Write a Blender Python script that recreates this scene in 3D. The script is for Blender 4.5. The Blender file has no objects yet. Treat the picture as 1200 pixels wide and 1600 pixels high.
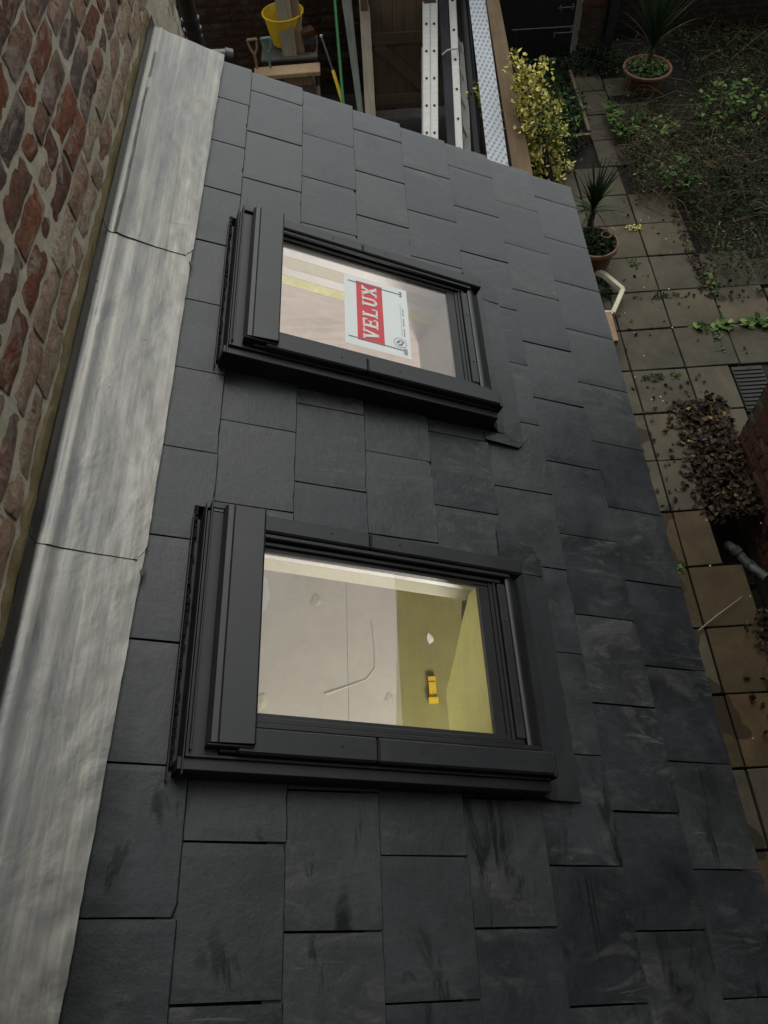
import bpy, bmesh, math, random
from mathutils import Vector, Matrix, noise
random.seed(7)
R = math.radians
SC = bpy.context.scene
COL = SC.collection

# ------------------------------------------------------------------ camera
CW = Matrix(((0.997940,-0.061820,-0.017157),(-0.042620,-0.838685,0.542946),(-0.047954,-0.541096,-0.839592)))
CP = Vector((0.59791,-2.76236,1.42011))
FPX = 1230.66
cd = bpy.data.cameras.new('camera'); cam = bpy.data.objects.new('camera', cd); COL.objects.link(cam)
m3 = Matrix((CW.col[0], -CW.col[1], -CW.col[2])).transposed()
cam.matrix_world = Matrix.Translation(CP) @ m3.to_4x4()
cd.sensor_fit = 'VERTICAL'; cd.sensor_height = 36; cd.lens = FPX/1600*36
cd.clip_start = 0.02; cd.clip_end = 500
SC.camera = cam

# ------------------------------------------------------------------ light
world = bpy.data.worlds.new('World'); SC.world = world; world.use_nodes = True
wn = world.node_tree; wn.nodes.clear()
sky = wn.nodes.new('ShaderNodeTexSky'); sky.sky_type = 'NISHITA'; sky.sun_disc = False
SUN_EL, SUN_AZ = 56, 2          # overcast: the light comes from over the garden
sky.sun_elevation = R(SUN_EL); sky.sun_rotation = R(SUN_AZ)
hs = wn.nodes.new('ShaderNodeHueSaturation'); hs.inputs['Saturation'].default_value = 0.12
tint = wn.nodes.new('ShaderNodeMix'); tint.data_type = 'RGBA'; tint.blend_type = 'MULTIPLY'
tint.inputs['Factor'].default_value = 1; tint.inputs[7].default_value = (0.965, 1.0, 0.985, 1)
bg = wn.nodes.new('ShaderNodeBackground'); bg.inputs['Strength'].default_value = 0.13
wo = wn.nodes.new('ShaderNodeOutputWorld')
wn.links.new(sky.outputs[0], hs.inputs['Color']); wn.links.new(hs.outputs[0], tint.inputs[6])
wn.links.new(tint.outputs[2], bg.inputs['Color']); wn.links.new(bg.outputs[0], wo.inputs['Surface'])
sl = bpy.data.lights.new('sun', 'SUN'); sl.energy = 0.8; sl.angle = R(50); sl.color = (1, 0.97, 0.91)
so = bpy.data.objects.new('sun', sl); COL.objects.link(so)
sd = Vector((math.sin(R(SUN_AZ))*math.cos(R(SUN_EL)), math.cos(R(SUN_AZ))*math.cos(R(SUN_EL)), math.sin(R(SUN_EL))))
so.rotation_euler = sd.to_track_quat('Z', 'Y').to_euler()
SC.view_settings.view_transform = 'Standard'; SC.view_settings.look = 'None'
SC.view_settings.gamma = 1; SC.view_settings.use_curve_mapping = False
SC.view_settings.exposure = 0.62

# ------------------------------------------------------------------ helpers
PITCH = R(25); CS, SN = math.cos(PITCH), math.sin(PITCH)
GZ = -3.4
def ray(px, py): return CW @ Vector(((px-600)/FPX, (py-800)/FPX, 1))
def onp(px, py, n, d):
    r = ray(px, py); n = Vector(n); return CP + r*((d - n.dot(CP))/n.dot(r))
def gnd(px, py, z=GZ): return onp(px, py, (0,0,1), z)
def aty(px, py, y): return onp(px, py, (0,1,0), y)
def atx(px, py, x): return onp(px, py, (1,0,0), x)
def rw(s, y, n=0): return Vector((s*CS + n*SN, y, -s*SN + n*CS))   # roof coordinates to world

def prop(o, label=None, cat=None, group=None, kind=None):
    if label: o['label'] = label
    if cat: o['category'] = cat
    if group: o['group'] = group
    if kind: o['kind'] = kind
    return o
def empty(name, loc=(0,0,0), rot=(0,0,0), label=None, cat=None, group=None, kind=None):
    o = bpy.data.objects.new(name, None); COL.objects.link(o); o.location = loc; o.rotation_euler = rot
    o.empty_display_size = .1
    return prop(o, label, cat, group, kind)
def link(name, me, parent=None, loc=None, rot=None):
    o = bpy.data.objects.new(name, me); COL.objects.link(o)
    if parent: o.parent = parent
    if loc is not None: o.location = loc
    if rot is not None: o.rotation_euler = rot
    return o

class MB:
    def __init__(s): s.v = []; s.f = []; s.mi = []; s.m = 0
    def quad(s, *p):
        k = len(s.v); s.v += [tuple(q) for q in p]; s.f.append(tuple(range(k, k+len(p)))); s.mi.append(s.m)
    def box(s, x0, x1, y0, y1, z0, z1, M=None, ch=0.0):
        bm = bmesh.new(); bmesh.ops.create_cube(bm, size=1)
        for v in bm.verts:
            v.co = Vector(((x0+x1)/2 + v.co.x*(x1-x0), (y0+y1)/2 + v.co.y*(y1-y0), (z0+z1)/2 + v.co.z*(z1-z0)))
        if ch: bmesh.ops.bevel(bm, geom=bm.edges[:], offset=ch, segments=1, affect='EDGES', profile=.5)
        s.add(bm, M); return s
    def add(s, bm, M=None):
        k = len(s.v); bm.verts.ensure_lookup_table(); bm.verts.index_update()
        for v in bm.verts: s.v.append(tuple(M @ v.co) if M else tuple(v.co))
        for f in bm.faces: s.f.append(tuple(k+v.index for v in f.verts)); s.mi.append(s.m)
        bm.free()
    def tube(s, pts, r, n=8, cap=True):
        pts = [Vector(p) for p in pts]; rr = r if isinstance(r, (list, tuple)) else [r]*len(pts)
        k = len(s.v); ref = Vector((0.3,0.2,1))
        for i, p in enumerate(pts):
            d = (pts[min(i+1, len(pts)-1)] - pts[max(i-1, 0)]).normalized()
            a = d.cross(ref)
            if a.length < .05: a = d.cross(Vector((1,0,0)))
            a.normalize(); b = d.cross(a)
            for j in range(n):
                t = 2*math.pi*j/n; s.v.append(tuple(p + (a*math.cos(t) + b*math.sin(t))*rr[i]))
        for i in range(len(pts)-1):
            for j in range(n):
                s.f.append((k+i*n+j, k+i*n+(j+1)%n, k+(i+1)*n+(j+1)%n, k+(i+1)*n+j)); s.mi.append(s.m)
        if cap:
            s.f.append(tuple(k+j for j in range(n))[::-1]); s.mi.append(s.m)
            s.f.append(tuple(k+(len(pts)-1)*n+j for j in range(n))); s.mi.append(s.m)
        return s
    def lathe(s, prof, c=(0,0,0), n=32):
        k = len(s.v)
        for (r, z) in prof:
            for j in range(n):
                t = 2*math.pi*j/n; s.v.append((c[0]+r*math.cos(t), c[1]+r*math.sin(t), c[2]+z))
        for i in range(len(prof)-1):
            for j in range(n):
                s.f.append((k+i*n+j, k+i*n+(j+1)%n, k+(i+1)*n+(j+1)%n, k+(i+1)*n+j)); s.mi.append(s.m)
        return s
    def sweep(s, prof, y0, y1):            # closed profile of (x, z) along y
        k = len(s.v); n = len(prof)
        for y in (y0, y1):
            for (x, z) in prof: s.v.append((x, y, z))
        for j in range(n): s.f.append((k+j, k+(j+1)%n, k+n+(j+1)%n, k+n+j)); s.mi.append(s.m)
        s.f.append(tuple(k+j for j in range(n))[::-1]); s.mi.append(s.m)
        s.f.append(tuple(k+n+j for j in range(n))); s.mi.append(s.m)
        return s
    def mesh(s, name, mats, smooth=False):
        me = bpy.data.meshes.new(name); me.from_pydata(s.v, [], s.f)
        for mm in (mats if isinstance(mats, (list, tuple)) else [mats]): me.materials.append(mm)
        me.polygons.foreach_set('material_index', s.mi)
        bm = bmesh.new(); bm.from_mesh(me); bmesh.ops.recalc_face_normals(bm, faces=bm.faces); bm.to_mesh(me); bm.free()
        if smooth:
            me.polygons.foreach_set('use_smooth', [True]*len(me.polygons)); me.set_sharp_from_angle(angle=R(40))
        me.update(); return me
    def obj(s, name, mats, parent=None, smooth=False, **k):
        return link(name, s.mesh(name, mats, smooth), parent, **k)

# ------------------------------------------------------------------ materials
class NT:
    def __init__(s, name):
        s.mat = bpy.data.materials.new(name); s.mat.use_nodes = True; s.t = s.mat.node_tree
        s.p = s.t.nodes['Principled BSDF']
        s.co = s.t.nodes.new('ShaderNodeTexCoord').outputs['Object']
    def n(s, ty, **kw):
        o = s.t.nodes.new(ty)
        for k, v in kw.items():
            if k in o.inputs: o.inputs[k].default_value = v
            else: setattr(o, k, v)
        return o
    def l(s, a, b): s.t.links.new(a, b)
    def mapped(s, sc=(1,1,1), rnd=True, co=None):
        mp = s.n('ShaderNodeMapping'); mp.inputs['Scale'].default_value = sc
        s.l(co or s.co, mp.inputs['Vector'])
        if rnd:
            oi = s.n('ShaderNodeObjectInfo'); mu = s.n('ShaderNodeMath', operation='MULTIPLY'); mu.inputs[1].default_value = 37.0
            s.l(oi.outputs['Random'], mu.inputs[0]); s.l(mu.outputs[0], mp.inputs['Location'])
        return mp.outputs[0]
    def noise(s, scale, detail=4, rough=.55, co=None, dist=0):
        o = s.n('ShaderNodeTexNoise'); o.inputs['Scale'].default_value = scale; o.inputs['Detail'].default_value = detail
        o.inputs['Roughness'].default_value = rough; o.inputs['Distortion'].default_value = dist
        s.l(co or s.co, o.inputs['Vector']); return o.outputs['Fac']
    def ramp(s, f, stops):
        o = s.n('ShaderNodeValToRGB'); e = o.color_ramp.elements
        while len(e) < len(stops): e.new(.5)
        for i, (p, c) in enumerate(stops):
            e[i].position = p; e[i].color = (*c, 1) if isinstance(c, (tuple, list)) else (c, c, c, 1)
        s.l(f, o.inputs[0]); return o.outputs[0]
    def mix(s, a, b, f, mode='MIX'):
        o = s.n('ShaderNodeMix', data_type='RGBA', blend_type=mode)
        for v, i in ((a, 6), (b, 7)):
            if isinstance(v, (tuple, list)): o.inputs[i].default_value = (*v, 1)
            else: s.l(v, o.inputs[i])
        if isinstance(f, (int, float)): o.inputs[0].default_value = f
        else: s.l(f, o.inputs[0])
        return o.outputs[2]
    def math(s, op, a, b=0.0):
        o = s.n('ShaderNodeMath', operation=op)
        for i, v in enumerate((a, b)):
            if isinstance(v, (int, float)): o.inputs[i].default_value = v
            else: s.l(v, o.inputs[i])
        return o.outputs[0]
    def bump(s, h, strength=.3, dist=.003, prev=None):
        o = s.n('ShaderNodeBump'); o.inputs['Strength'].default_value = strength; o.inputs['Distance'].default_value = dist
        s.l(h, o.inputs['Height'])
        if prev: s.l(prev, o.inputs['Normal'])
        return o.outputs[0]
    def out(s, col=None, rough=None, nrm=None, metal=None, spec=None):
        for v, k in ((col, 'Base Color'), (rough, 'Roughness'), (nrm, 'Normal'), (metal, 'Metallic'), (spec, 'Specular IOR Level')):
            if v is None: continue
            if isinstance(v, (int, float)): s.p.inputs[k].default_value = v
            elif isinstance(v, tuple): s.p.inputs[k].default_value = (*v, 1)
            else: s.l(v, s.p.inputs[k])
        return s.mat
    def rnd(s): return s.n('ShaderNodeObjectInfo').outputs['Random']

def simple(name, col, rough=.6, var=.25, scale=12, bump=.2, bd=.002, metal=0, spec=.5, stretch=(1,1,1), rnd=True, dark=None):
    t = NT(name); co = t.mapped(stretch, rnd)
    f = t.noise(scale, 6, .6, co)
    d = dark or tuple(c*(1-var) for c in col); b = tuple(min(1, c*(1+var)) for c in col)
    c = t.ramp(f, [(.3, d), (.7, b)])
    h = t.noise(scale*6, 4, .6, co)
    return t.out(c, rough, t.bump(h, bump, bd), metal, spec)

def m_slate():
    t = NT('slate'); co = t.mapped((1,1,1)); r = t.rnd()
    base = t.ramp(r, [(0, (.0165,.0196,.0226)), (.35, (.0210,.0250,.0285)), (.7, (.027,.0303,.0325)), (1, (.036,.039,.040))])
    cl = t.noise(5.5, 8, .62, co, .5)
    c = t.mix(base, t.ramp(cl, [(.30, .55), (.70, 1.5)]), 1, 'MULTIPLY')
    # some slates are dusty, others clean
    dusty = t.ramp(t.noise(2.1, 2, .5, co), [(.42, .10), (.62, 1.0)])
    co2 = t.mapped((2.6, 6, 2)); d1 = t.noise(2.6, 10, .72, co2, 1.5)
    dust = t.ramp(d1, [(.50, 0.0), (.72, 1.0)])
    c = t.mix(c, (.15,.148,.135), t.math('MULTIPLY', t.math('MULTIPLY', dust, dusty), .5))
    fine = t.ramp(t.noise(60, 6, .75, t.mapped((1, 2.4, 1))), [(.35, .72), (.65, 1.3)]); c = t.mix(c, fine, .7, 'MULTIPLY')
    # pale scuffs
    co4 = t.mapped((1.5, 14, 3)); sc = t.ramp(t.noise(1.6, 7, .7, co4, 2.2), [(.635, 0.0), (.67, 1.0)])
    c = t.mix(c, (.22,.215,.185), t.math('MULTIPLY', t.math('MULTIPLY', sc, dusty), .28))
    # darker wet rubs
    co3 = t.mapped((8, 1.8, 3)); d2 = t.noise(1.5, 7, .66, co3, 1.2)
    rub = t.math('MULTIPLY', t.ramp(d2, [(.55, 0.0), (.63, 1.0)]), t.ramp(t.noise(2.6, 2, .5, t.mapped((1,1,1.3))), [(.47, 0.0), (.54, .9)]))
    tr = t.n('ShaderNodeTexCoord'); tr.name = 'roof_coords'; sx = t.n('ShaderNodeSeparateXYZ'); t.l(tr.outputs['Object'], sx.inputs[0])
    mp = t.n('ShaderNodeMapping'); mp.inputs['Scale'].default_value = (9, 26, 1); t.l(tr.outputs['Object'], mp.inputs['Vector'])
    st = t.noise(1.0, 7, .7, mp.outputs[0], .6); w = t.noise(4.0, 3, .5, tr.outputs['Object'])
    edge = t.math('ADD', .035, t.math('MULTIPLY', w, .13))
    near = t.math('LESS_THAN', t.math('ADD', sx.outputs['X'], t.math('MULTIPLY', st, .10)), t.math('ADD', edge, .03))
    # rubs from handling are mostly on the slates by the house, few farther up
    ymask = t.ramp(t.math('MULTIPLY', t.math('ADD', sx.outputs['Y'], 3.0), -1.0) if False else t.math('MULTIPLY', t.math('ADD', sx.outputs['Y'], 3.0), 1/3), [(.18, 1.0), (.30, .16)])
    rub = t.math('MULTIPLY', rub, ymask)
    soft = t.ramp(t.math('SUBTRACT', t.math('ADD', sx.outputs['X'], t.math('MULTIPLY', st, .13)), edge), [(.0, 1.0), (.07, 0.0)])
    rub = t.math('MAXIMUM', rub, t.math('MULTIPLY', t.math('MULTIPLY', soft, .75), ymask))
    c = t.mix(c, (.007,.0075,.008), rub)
    v = t.n('ShaderNodeTexVoronoi'); v.inputs['Scale'].default_value = 42; t.l(co, v.inputs['Vector'])
    sp = t.ramp(v.outputs['Distance'], [(.04, 1.0), (.075, 0.0)])
    pick = t.ramp(t.noise(19, 1, .5, co), [(.63, 0.0), (.66, 1.0)]); c = t.mix(c, (.17,.16,.13), t.math('MULTIPLY', sp, pick))
    pick2 = t.ramp(t.noise(15, 1, .5, t.mapped((1,1.1,1))), [(.62, 0.0), (.65, 1.0)]); c = t.mix(c, (.006,.006,.006), t.math('MULTIPLY', sp, pick2))
    h1 = t.noise(8, 12, .74, t.mapped((1.3, 1, 1)), .15); h2 = t.noise(190, 4, .65, co)
    hh = t.math('ADD', h1, t.math('MULTIPLY', h2, .10))
    ro = t.math('ADD', t.ramp(cl, [(.3, .30), (.7, .46)]), t.math('MULTIPLY', t.math('MULTIPLY', dust, dusty), .14))
    spc = t.math('SUBTRACT', .42, t.math('MULTIPLY', rub, .25))
    return t.out(c, ro, t.bump(hh, .42, .006), spec=spc)

def m_lead():
    t = NT('lead_sheet'); tc = t.co
    co = t.mapped((30, .9, 30), False); st = t.noise(1.6, 7, .62, co, .1)
    co2 = t.mapped((75, 1.3, 75), False); st2 = t.noise(2, 5, .7, co2)
    c = t.ramp(st, [(.25, (.185,.185,.185)), (.5, (.25,.243,.225)), (.75, (.355,.34,.295))])
    c = t.mix(c, t.ramp(st2, [(.3, .70), (.7, 1.22)]), .6, 'MULTIPLY')
    bl = t.noise(4.5, 6, .62, t.mapped((3.2,.9,3.2), False), .35)
    c = t.mix(c, t.ramp(bl, [(.30, (.58,.59,.62)), (.65, (1.12,1.10,1.05))]), .8, 'MULTIPLY')
    # finger smudges and pits
    sm = t.ramp(t.noise(14, 4, .55, t.mapped((1,1.2,1), False), .9), [(.62, 0.0), (.72, 1.0)])
    c = t.mix(c, (.16,.16,.17), t.math('MULTIPLY', sm, .45))
    v = t.n('ShaderNodeTexVoronoi'); v.inputs['Scale'].default_value = 16; t.l(tc, v.inputs['Vector'])
    pit = t.ramp(v.outputs['Distance'], [(.04, 1.0), (.07, 0.0)])
    pk = t.ramp(t.noise(9, 1, .5), [(.55, 0.0), (.58, 1.0)])
    c = t.mix(c, (.05,.05,.05), t.math('MULTIPLY', pit, pk))
    ro = t.ramp(bl, [(.3, .30), (.7, .50)])
    n1 = t.bump(t.noise(6, 4, .5, t.mapped((1.8,1,1.8), False), .3), .5, .010)
    n2 = t.bump(st2, .15, .0010, n1)
    return t.out(c, ro, n2, metal=.82)

def m_brick(name, stops, mortar=(.20,.175,.135), amt=.5, scale=1.0):
    t = NT(name); co = t.mapped((1,1,1)); r = t.rnd()
    base = t.ramp(r, stops)
    nb = t.noise(7*scale, 4, .6, co, .6); base = t.mix(base, t.ramp(t.math('ADD', r, t.math('MULTIPLY', nb, .5)), stops), t.ramp(nb, [(.45, 0.0), (.6, .7)]))
    n1 = t.noise(34*scale, 10, .78, t.mapped((1,1,1.5)), 1.0)
    c = t.mix(base, t.ramp(n1, [(.30, .30), (.47, 1.0), (.60, 1.45), (.74, 2.4)]), 1, 'MULTIPLY')
    n2 = t.noise(9*scale, 6, .7, t.mapped((1,1,2.2)), .9)
    c = t.mix(c, mortar, t.math('MULTIPLY', t.ramp(n2, [(.52, 0.0), (.64, 1.0)]), amt))
    n3 = t.noise(30*scale, 5, .7, co); c = t.mix(c, (.012,.01,.009), t.ramp(n3, [(.60, 0.0), (.72, .9)]))
    h = t.math('ADD', t.noise(42*scale, 10, .78, co, .5), t.math('MULTIPLY', n2, 1.0))
    return t.out(c, .85, t.bump(h, 1.0, .024), spec=.2)

M = {}
M['slate'] = m_slate(); M['lead'] = m_lead()
RED = [(0, (.12,.065,.05)), (.14, (.27,.10,.055)), (.3, (.20,.10,.068)), (.42, (.34,.12,.06)), (.55, (.25,.15,.10)), (.66, (.080,.076,.074)), (.76, (.32,.22,.165)), (.86, (.24,.13,.10)), (.93, (.44,.36,.28)), (.97, (.46,.13,.05)), (1, (.42,.35,.28))]
M['old_brick'] = m_brick('old_brick', RED, (.44,.38,.30), .95)
M['washed_brick'] = m_brick('washed_brick', [(0, (.34,.22,.15)), (.35, (.42,.31,.22)), (.7, (.33,.17,.11)), (1, (.48,.38,.27))], (.50,.42,.31), .9)
M['dark_brick'] = m_brick('dark_brick', [(0, (.055,.026,.016)), (.5, (.085,.036,.02)), (.85, (.05,.033,.022)), (1, (.12,.075,.05))], (.13,.11,.08), .4)
M['pier_brick'] = m_brick('pier_brick', [(0, (.10,.045,.028)), (.5, (.12,.055,.03)), (1, (.08,.045,.03))], (.11,.09,.065), .3)
M['orange_brick'] = m_brick('orange_brick', [(0, (.10,.035,.018)), (.5, (.085,.04,.024)), (.8, (.16,.04,.018)), (1, (.12,.09,.065))], (.12,.10,.075), .6)
def m_mortar(name, a, b, sc=14):
    t = NT(name); n1 = t.noise(sc, 7, .65, None, .4); c = t.ramp(n1, [(.3, a), (.7, b)])
    h = t.noise(sc*3.2, 10, .76); return t.out(c, .92, t.bump(h, 1.0, .010), spec=.2)
M['mortar'] = m_mortar('mortar', (.42,.375,.28), (.62,.56,.43))
M['pale_render'] = m_mortar('pale_render', (.32,.25,.19), (.52,.44,.35), 22)
M['new_mortar'] = m_mortar('new_mortar', (.17,.13,.06), (.28,.225,.12), 9)
M['dark_mortar'] = m_mortar('dark_mortar', (.045,.037,.026), (.085,.07,.048))
M['frame'] = simple('grey_coated_aluminium', (.030,.031,.033), .38, .10, 5, .06, .0006, spec=1.0)
M['frame_dark'] = simple('dark_coated_aluminium', (.018,.0185,.020), .36, .1, 5, .05, .0006, spec=.8)
def m_frame(name, col, rough):
    t = NT(name); co = t.mapped((1,1,1)); n = t.noise(7, 9, .7, co, .6)
    c = t.mix(col, (.060,.060,.056), t.math('MULTIPLY', t.ramp(n, [(.48, 0.0), (.72, 1.0)]), .35))
    n3 = t.noise(3.5, 7, .7, t.mapped((1,5,1)), 1.5); c = t.mix(c, (.010,.010,.011), t.math('MULTIPLY', t.ramp(n3, [(.60, 0.0), (.64, 1.0)]), .5))
    ro = t.math('ADD', rough-.06, t.math('MULTIPLY', n, .22))
    return t.out(c, ro, t.bump(t.noise(2.2, 2, .5, co), .25, .004), spec=.45)
M['frame'] = m_frame('grey_coated_aluminium', (.018,.0195,.022), .40); M['frame_dark'] = m_frame('dark_coated_aluminium', (.012,.013,.0145), .38)
M['apron'] = simple('grey_flashing', (.022,.024,.027), .45, .16, 6, .25, .004, spec=.6)
M['gasket'] = simple('black_gasket', (.006,.006,.007), .5, .1)
M['screw'] = simple('zinc_screw', (.12,.12,.12), .4, .1, metal=.82)
M['felt'] = simple('black_felt', (.010,.010,.010), .9, .2)
M['foam'] = simple('dark_foam_and_grit', (.012,.009,.007), .95, .6, 60, 1, .006)
M['soil'] = simple('dark_soil', (.016,.011,.007), .95, .6, 9, 1, .03)
M['concrete'] = simple('dull_concrete', (.13,.12,.10), .9, .2)
def m_paving(nm='paving_concrete', k=(1,1,1)):
    t = NT(nm); co = t.mapped((1,1,1)); r = t.rnd()
    base = t.ramp(r, [(0, (.095,.080,.050)), (.5, (.115,.097,.062)), (1, (.135,.11,.065))])
    n = t.noise(3.2, 7, .65, co, .5); base = t.mix(base, k, 1, 'MULTIPLY'); c = t.mix(base, t.ramp(n, [(.3, .62), (.7, 1.25)]), 1, 'MULTIPLY')
    g = t.ramp(t.noise(1.1, 5, .6, t.mapped((1,1,1), False)), [(.5, 0.0), (.7, .45)])
    c = t.mix(c, (.035,.042,.02), g)
    gr = t.noise(90, 3, .7, co); c = t.mix(c, t.ramp(gr, [(.3, .8), (.7, 1.2)]), .7, 'MULTIPLY')
    # wet stains along the roof drip line
    wv = t.noise(3.4, 2, .5, t.mapped((1,1,1), False))
    sx = t.n('ShaderNodeSeparateXYZ'); gco = t.n('ShaderNodeNewGeometry').outputs['Position']; t.l(gco, sx.inputs[0])
    wob = t.noise(2.7, 2, .5, gco)
    lim = t.math('ADD', t.math('MULTIPLY', wob, 1.0), 1.97)
    wet = t.math('LESS_THAN', sx.outputs['X'], lim); wy = t.math('LESS_THAN', sx.outputs['Y'], 1.0)
    wet = t.math('MULTIPLY', t.math('MULTIPLY', wet, wy), .72)
    c = t.mix(c, (.022,.014,.007), wet)
    return t.out(c, .85, t.bump(t.math('ADD', n, t.math('MULTIPLY', gr, .3)), .5, .005), spec=.3)
M['paving'] = m_paving('paving_concrete', (.92,.93,1.0)); M['brown_paving'] = m_paving('brown_paving', (.88,.70,.54))
def wood(name, a, b, rough=.75, sc=3, st=(26,26,1.2)):
    t = NT(name); co = t.mapped(st); n = t.noise(sc, 6, .65, co, .6); n2 = t.noise(4, 5, .6, t.mapped((1,1,1)))
    c = t.ramp(n, [(.3, a), (.7, b)]); c = t.mix(c, t.ramp(n2, [(.3, .7), (.7, 1.15)]), .8, 'MULTIPLY')
    return t.out(c, rough, t.bump(n, .4, .002), spec=.3)
M['pale_wood'] = wood('pale_sawn_timber', (.30,.205,.115), (.46,.33,.20))
M['sand_wood'] = wood('rough_tan_timber', (.19,.125,.07), (.30,.21,.125))
M['grey_wood'] = wood('weathered_grey_timber', (.075,.085,.072), (.14,.15,.125))
M['light_wood'] = wood('bleached_timber', (.20,.165,.12), (.32,.27,.20))
M['gate_wood'] = wood('dark_gate_timber', (.10,.072,.044), (.16,.118,.073))
M['slate_board'] = wood('dark_grey_board', (.035,.037,.042), (.06,.063,.07))
M['white_wood'] = wood('cream_painted_wood', (.50,.46,.33), (.66,.62,.46))
M['alu'] = simple('scuffed_aluminium', (.82,.80,.75), .5, .12, 8, .15, .001, metal=.2, stretch=(1,1,6))
M['hole'] = simple('dark_rung_end', (.012,.008,.007), .6, .1)
M['yellow'] = simple('yellow_plastic', (.62,.42,.02), .4, .12, 5, .05, .001)
M['green_pl'] = simple('green_plastic', (.012,.14,.035), .4, .1)
M['teal_pl'] = simple('teal_plastic', (.10,.22,.17), .5, .1)
M['black_pl'] = simple('black_plastic', (.010,.010,.011), .35, .1, spec=.5)
M['brown_pl'] = simple('scuffed_black_soil_pipe', (.022,.019,.017), .32, .5, 10, .1, .001)
M['white_pl'] = simple('off_white_plastic', (.50,.47,.40), .5, .1)
M['perf'] = simple('white_mesh_strip', (.74,.78,.82), .45, .06, 5, .05, .001)
M['perf_dot'] = simple('grey_blue_cell', (.40,.44,.50), .5, .06)
M['rope'] = simple('white_cord', (.6,.58,.5), .8, .1)
M['terracotta'] = simple('terracotta', (.15,.060,.032), .75, .3, 7, .25, .003)
M['terra_rim'] = simple('terracotta_rim', (.22,.115,.07), .75, .25, 9, .25, .003)
M['black_gate'] = simple('black_painted_boards', (.004,.005,.005), .6, .2)
M['galv'] = simple('galvanised_bolt', (.13,.14,.14), .5, .1, metal=.5)
M['grate'] = simple('wet_dark_cover', (.022,.022,.017), .7, .3, 30, .5, .004)
M['pipe_grey'] = simple('dusty_black_pipe', (.05,.052,.045), .5, .6, 18, .2, .002)
def leafm(name, stops, rough=.5, trans=.0):
    t = NT(name); g = t.n('ShaderNodeNewGeometry'); c = t.ramp(g.outputs['Random Per Island'], stops)
    return t.out(c, .75, spec=.15)
M['gold_leaf'] = leafm('gold_green_leaf', [(0, (.07,.10,.02)), (.25, (.26,.26,.05)), (.5, (.68,.60,.13)), (.8, (.84,.76,.24)), (1, (.88,.84,.50))])
M['dark_leaf'] = leafm('dark_ivy_leaf', [(0, (.007,.014,.005)), (.6, (.014,.03,.010)), (1, (.03,.055,.016))])
M['green_leaf'] = leafm('fresh_green_leaf', [(0, (.03,.065,.016)), (.6, (.075,.13,.034)), (1, (.17,.22,.07))])
M['scrub_leaf'] = leafm('mixed_scrub_leaf', [(0, (.010,.014,.005)), (.3, (.022,.034,.010)), (.45, (.030,.030,.012)), (.75, (.06,.10,.026)), (.96, (.13,.16,.05)), (1, (.24,.20,.10))])
M['dry_leaf'] = leafm('dead_leaf', [(0, (.012,.009,.006)), (.4, (.034,.024,.015)), (.75, (.065,.045,.027)), (.95, (.12,.085,.05)), (1, (.30,.20,.05))], .55)
M['twig'] = leafm('dry_twig', [(0, (.02,.014,.009)), (.6, (.06,.045,.026)), (1, (.16,.125,.075))], .8)
M['blade'] = simple('dark_green_blade', (.016,.034,.012), .7, .35, 8, spec=.2)
M['blade_pale'] = simple('pale_green_blade', (.055,.078,.036), .7, .3, 8, spec=.2)
M['bark'] = simple('brown_bark', (.04,.028,.018), .9, .3)
# interior
M['pink_board'] = simple('pale_pinkish_board', (.44,.41,.34), .8, .10, 3, .1, .001, rnd=False)
M['pink_board2'] = wood('pinkish_plywood', (.40,.32,.29), (.56,.46,.42), .8, 2.0, (2,14,14))
M['olive_floor'] = simple('olive_floor_board', (.26,.24,.085), .85, .12, 4, .1, .001, rnd=False)
M['lime_board'] = simple('green_moisture_board', (.88,.92,.42), .8, .09, 5, .15, .002, rnd=False, stretch=(4,1,4))
M['cream_board'] = simple('cream_lining', (.42,.40,.30), .8, .08, 4)
M['lilac_strip'] = simple('lilac_grey_strip', (.50,.47,.47), .5, .06)
M['yellow_insul'] = simple('yellow_insulation', (.56,.54,.24), .9, .2, 25, .5, .005)
M['dark_stud'] = wood('dark_stud', (.035,.022,.014), (.07,.045,.028))
M['wall_paint'] = simple('bare_plaster', (.45,.42,.34), .9, .08)
M['paper'] = simple('white_paper', (.80,.83,.80), .7, .03, rnd=False, bump=.02)
M['red_ink'] = simple('red_print', (.66,.07,.09), .7, .04, bump=.02)
M['white_ink'] = simple('white_print', (.82,.82,.76), .7, .02, bump=.02)
def translucent(name, col, k):
    mat = bpy.data.materials.new(name); mat.use_nodes = True; t = mat.node_tree; t.nodes.clear()
    o = t.nodes.new('ShaderNodeOutputMaterial'); mx = t.nodes.new('ShaderNodeMixShader'); a = t.nodes.new('ShaderNodeBsdfDiffuse'); b = t.nodes.new('ShaderNodeBsdfTranslucent')
    a.inputs[0].default_value = (*col, 1); b.inputs[0].default_value = (*col, 1); mx.inputs[0].default_value = k
    t.links.new(a.outputs[0], mx.inputs[1]); t.links.new(b.outputs[0], mx.inputs[2]); t.links.new(mx.outputs[0], o.inputs['Surface']); return mat
M['paper'] = simple('white_paper', (.80,.84,.82), .7, .02, rnd=False, bump=.02)
M['grey_ink'] = simple('grey_print', (.22,.24,.24), .7, .05, bump=.02)
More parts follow.
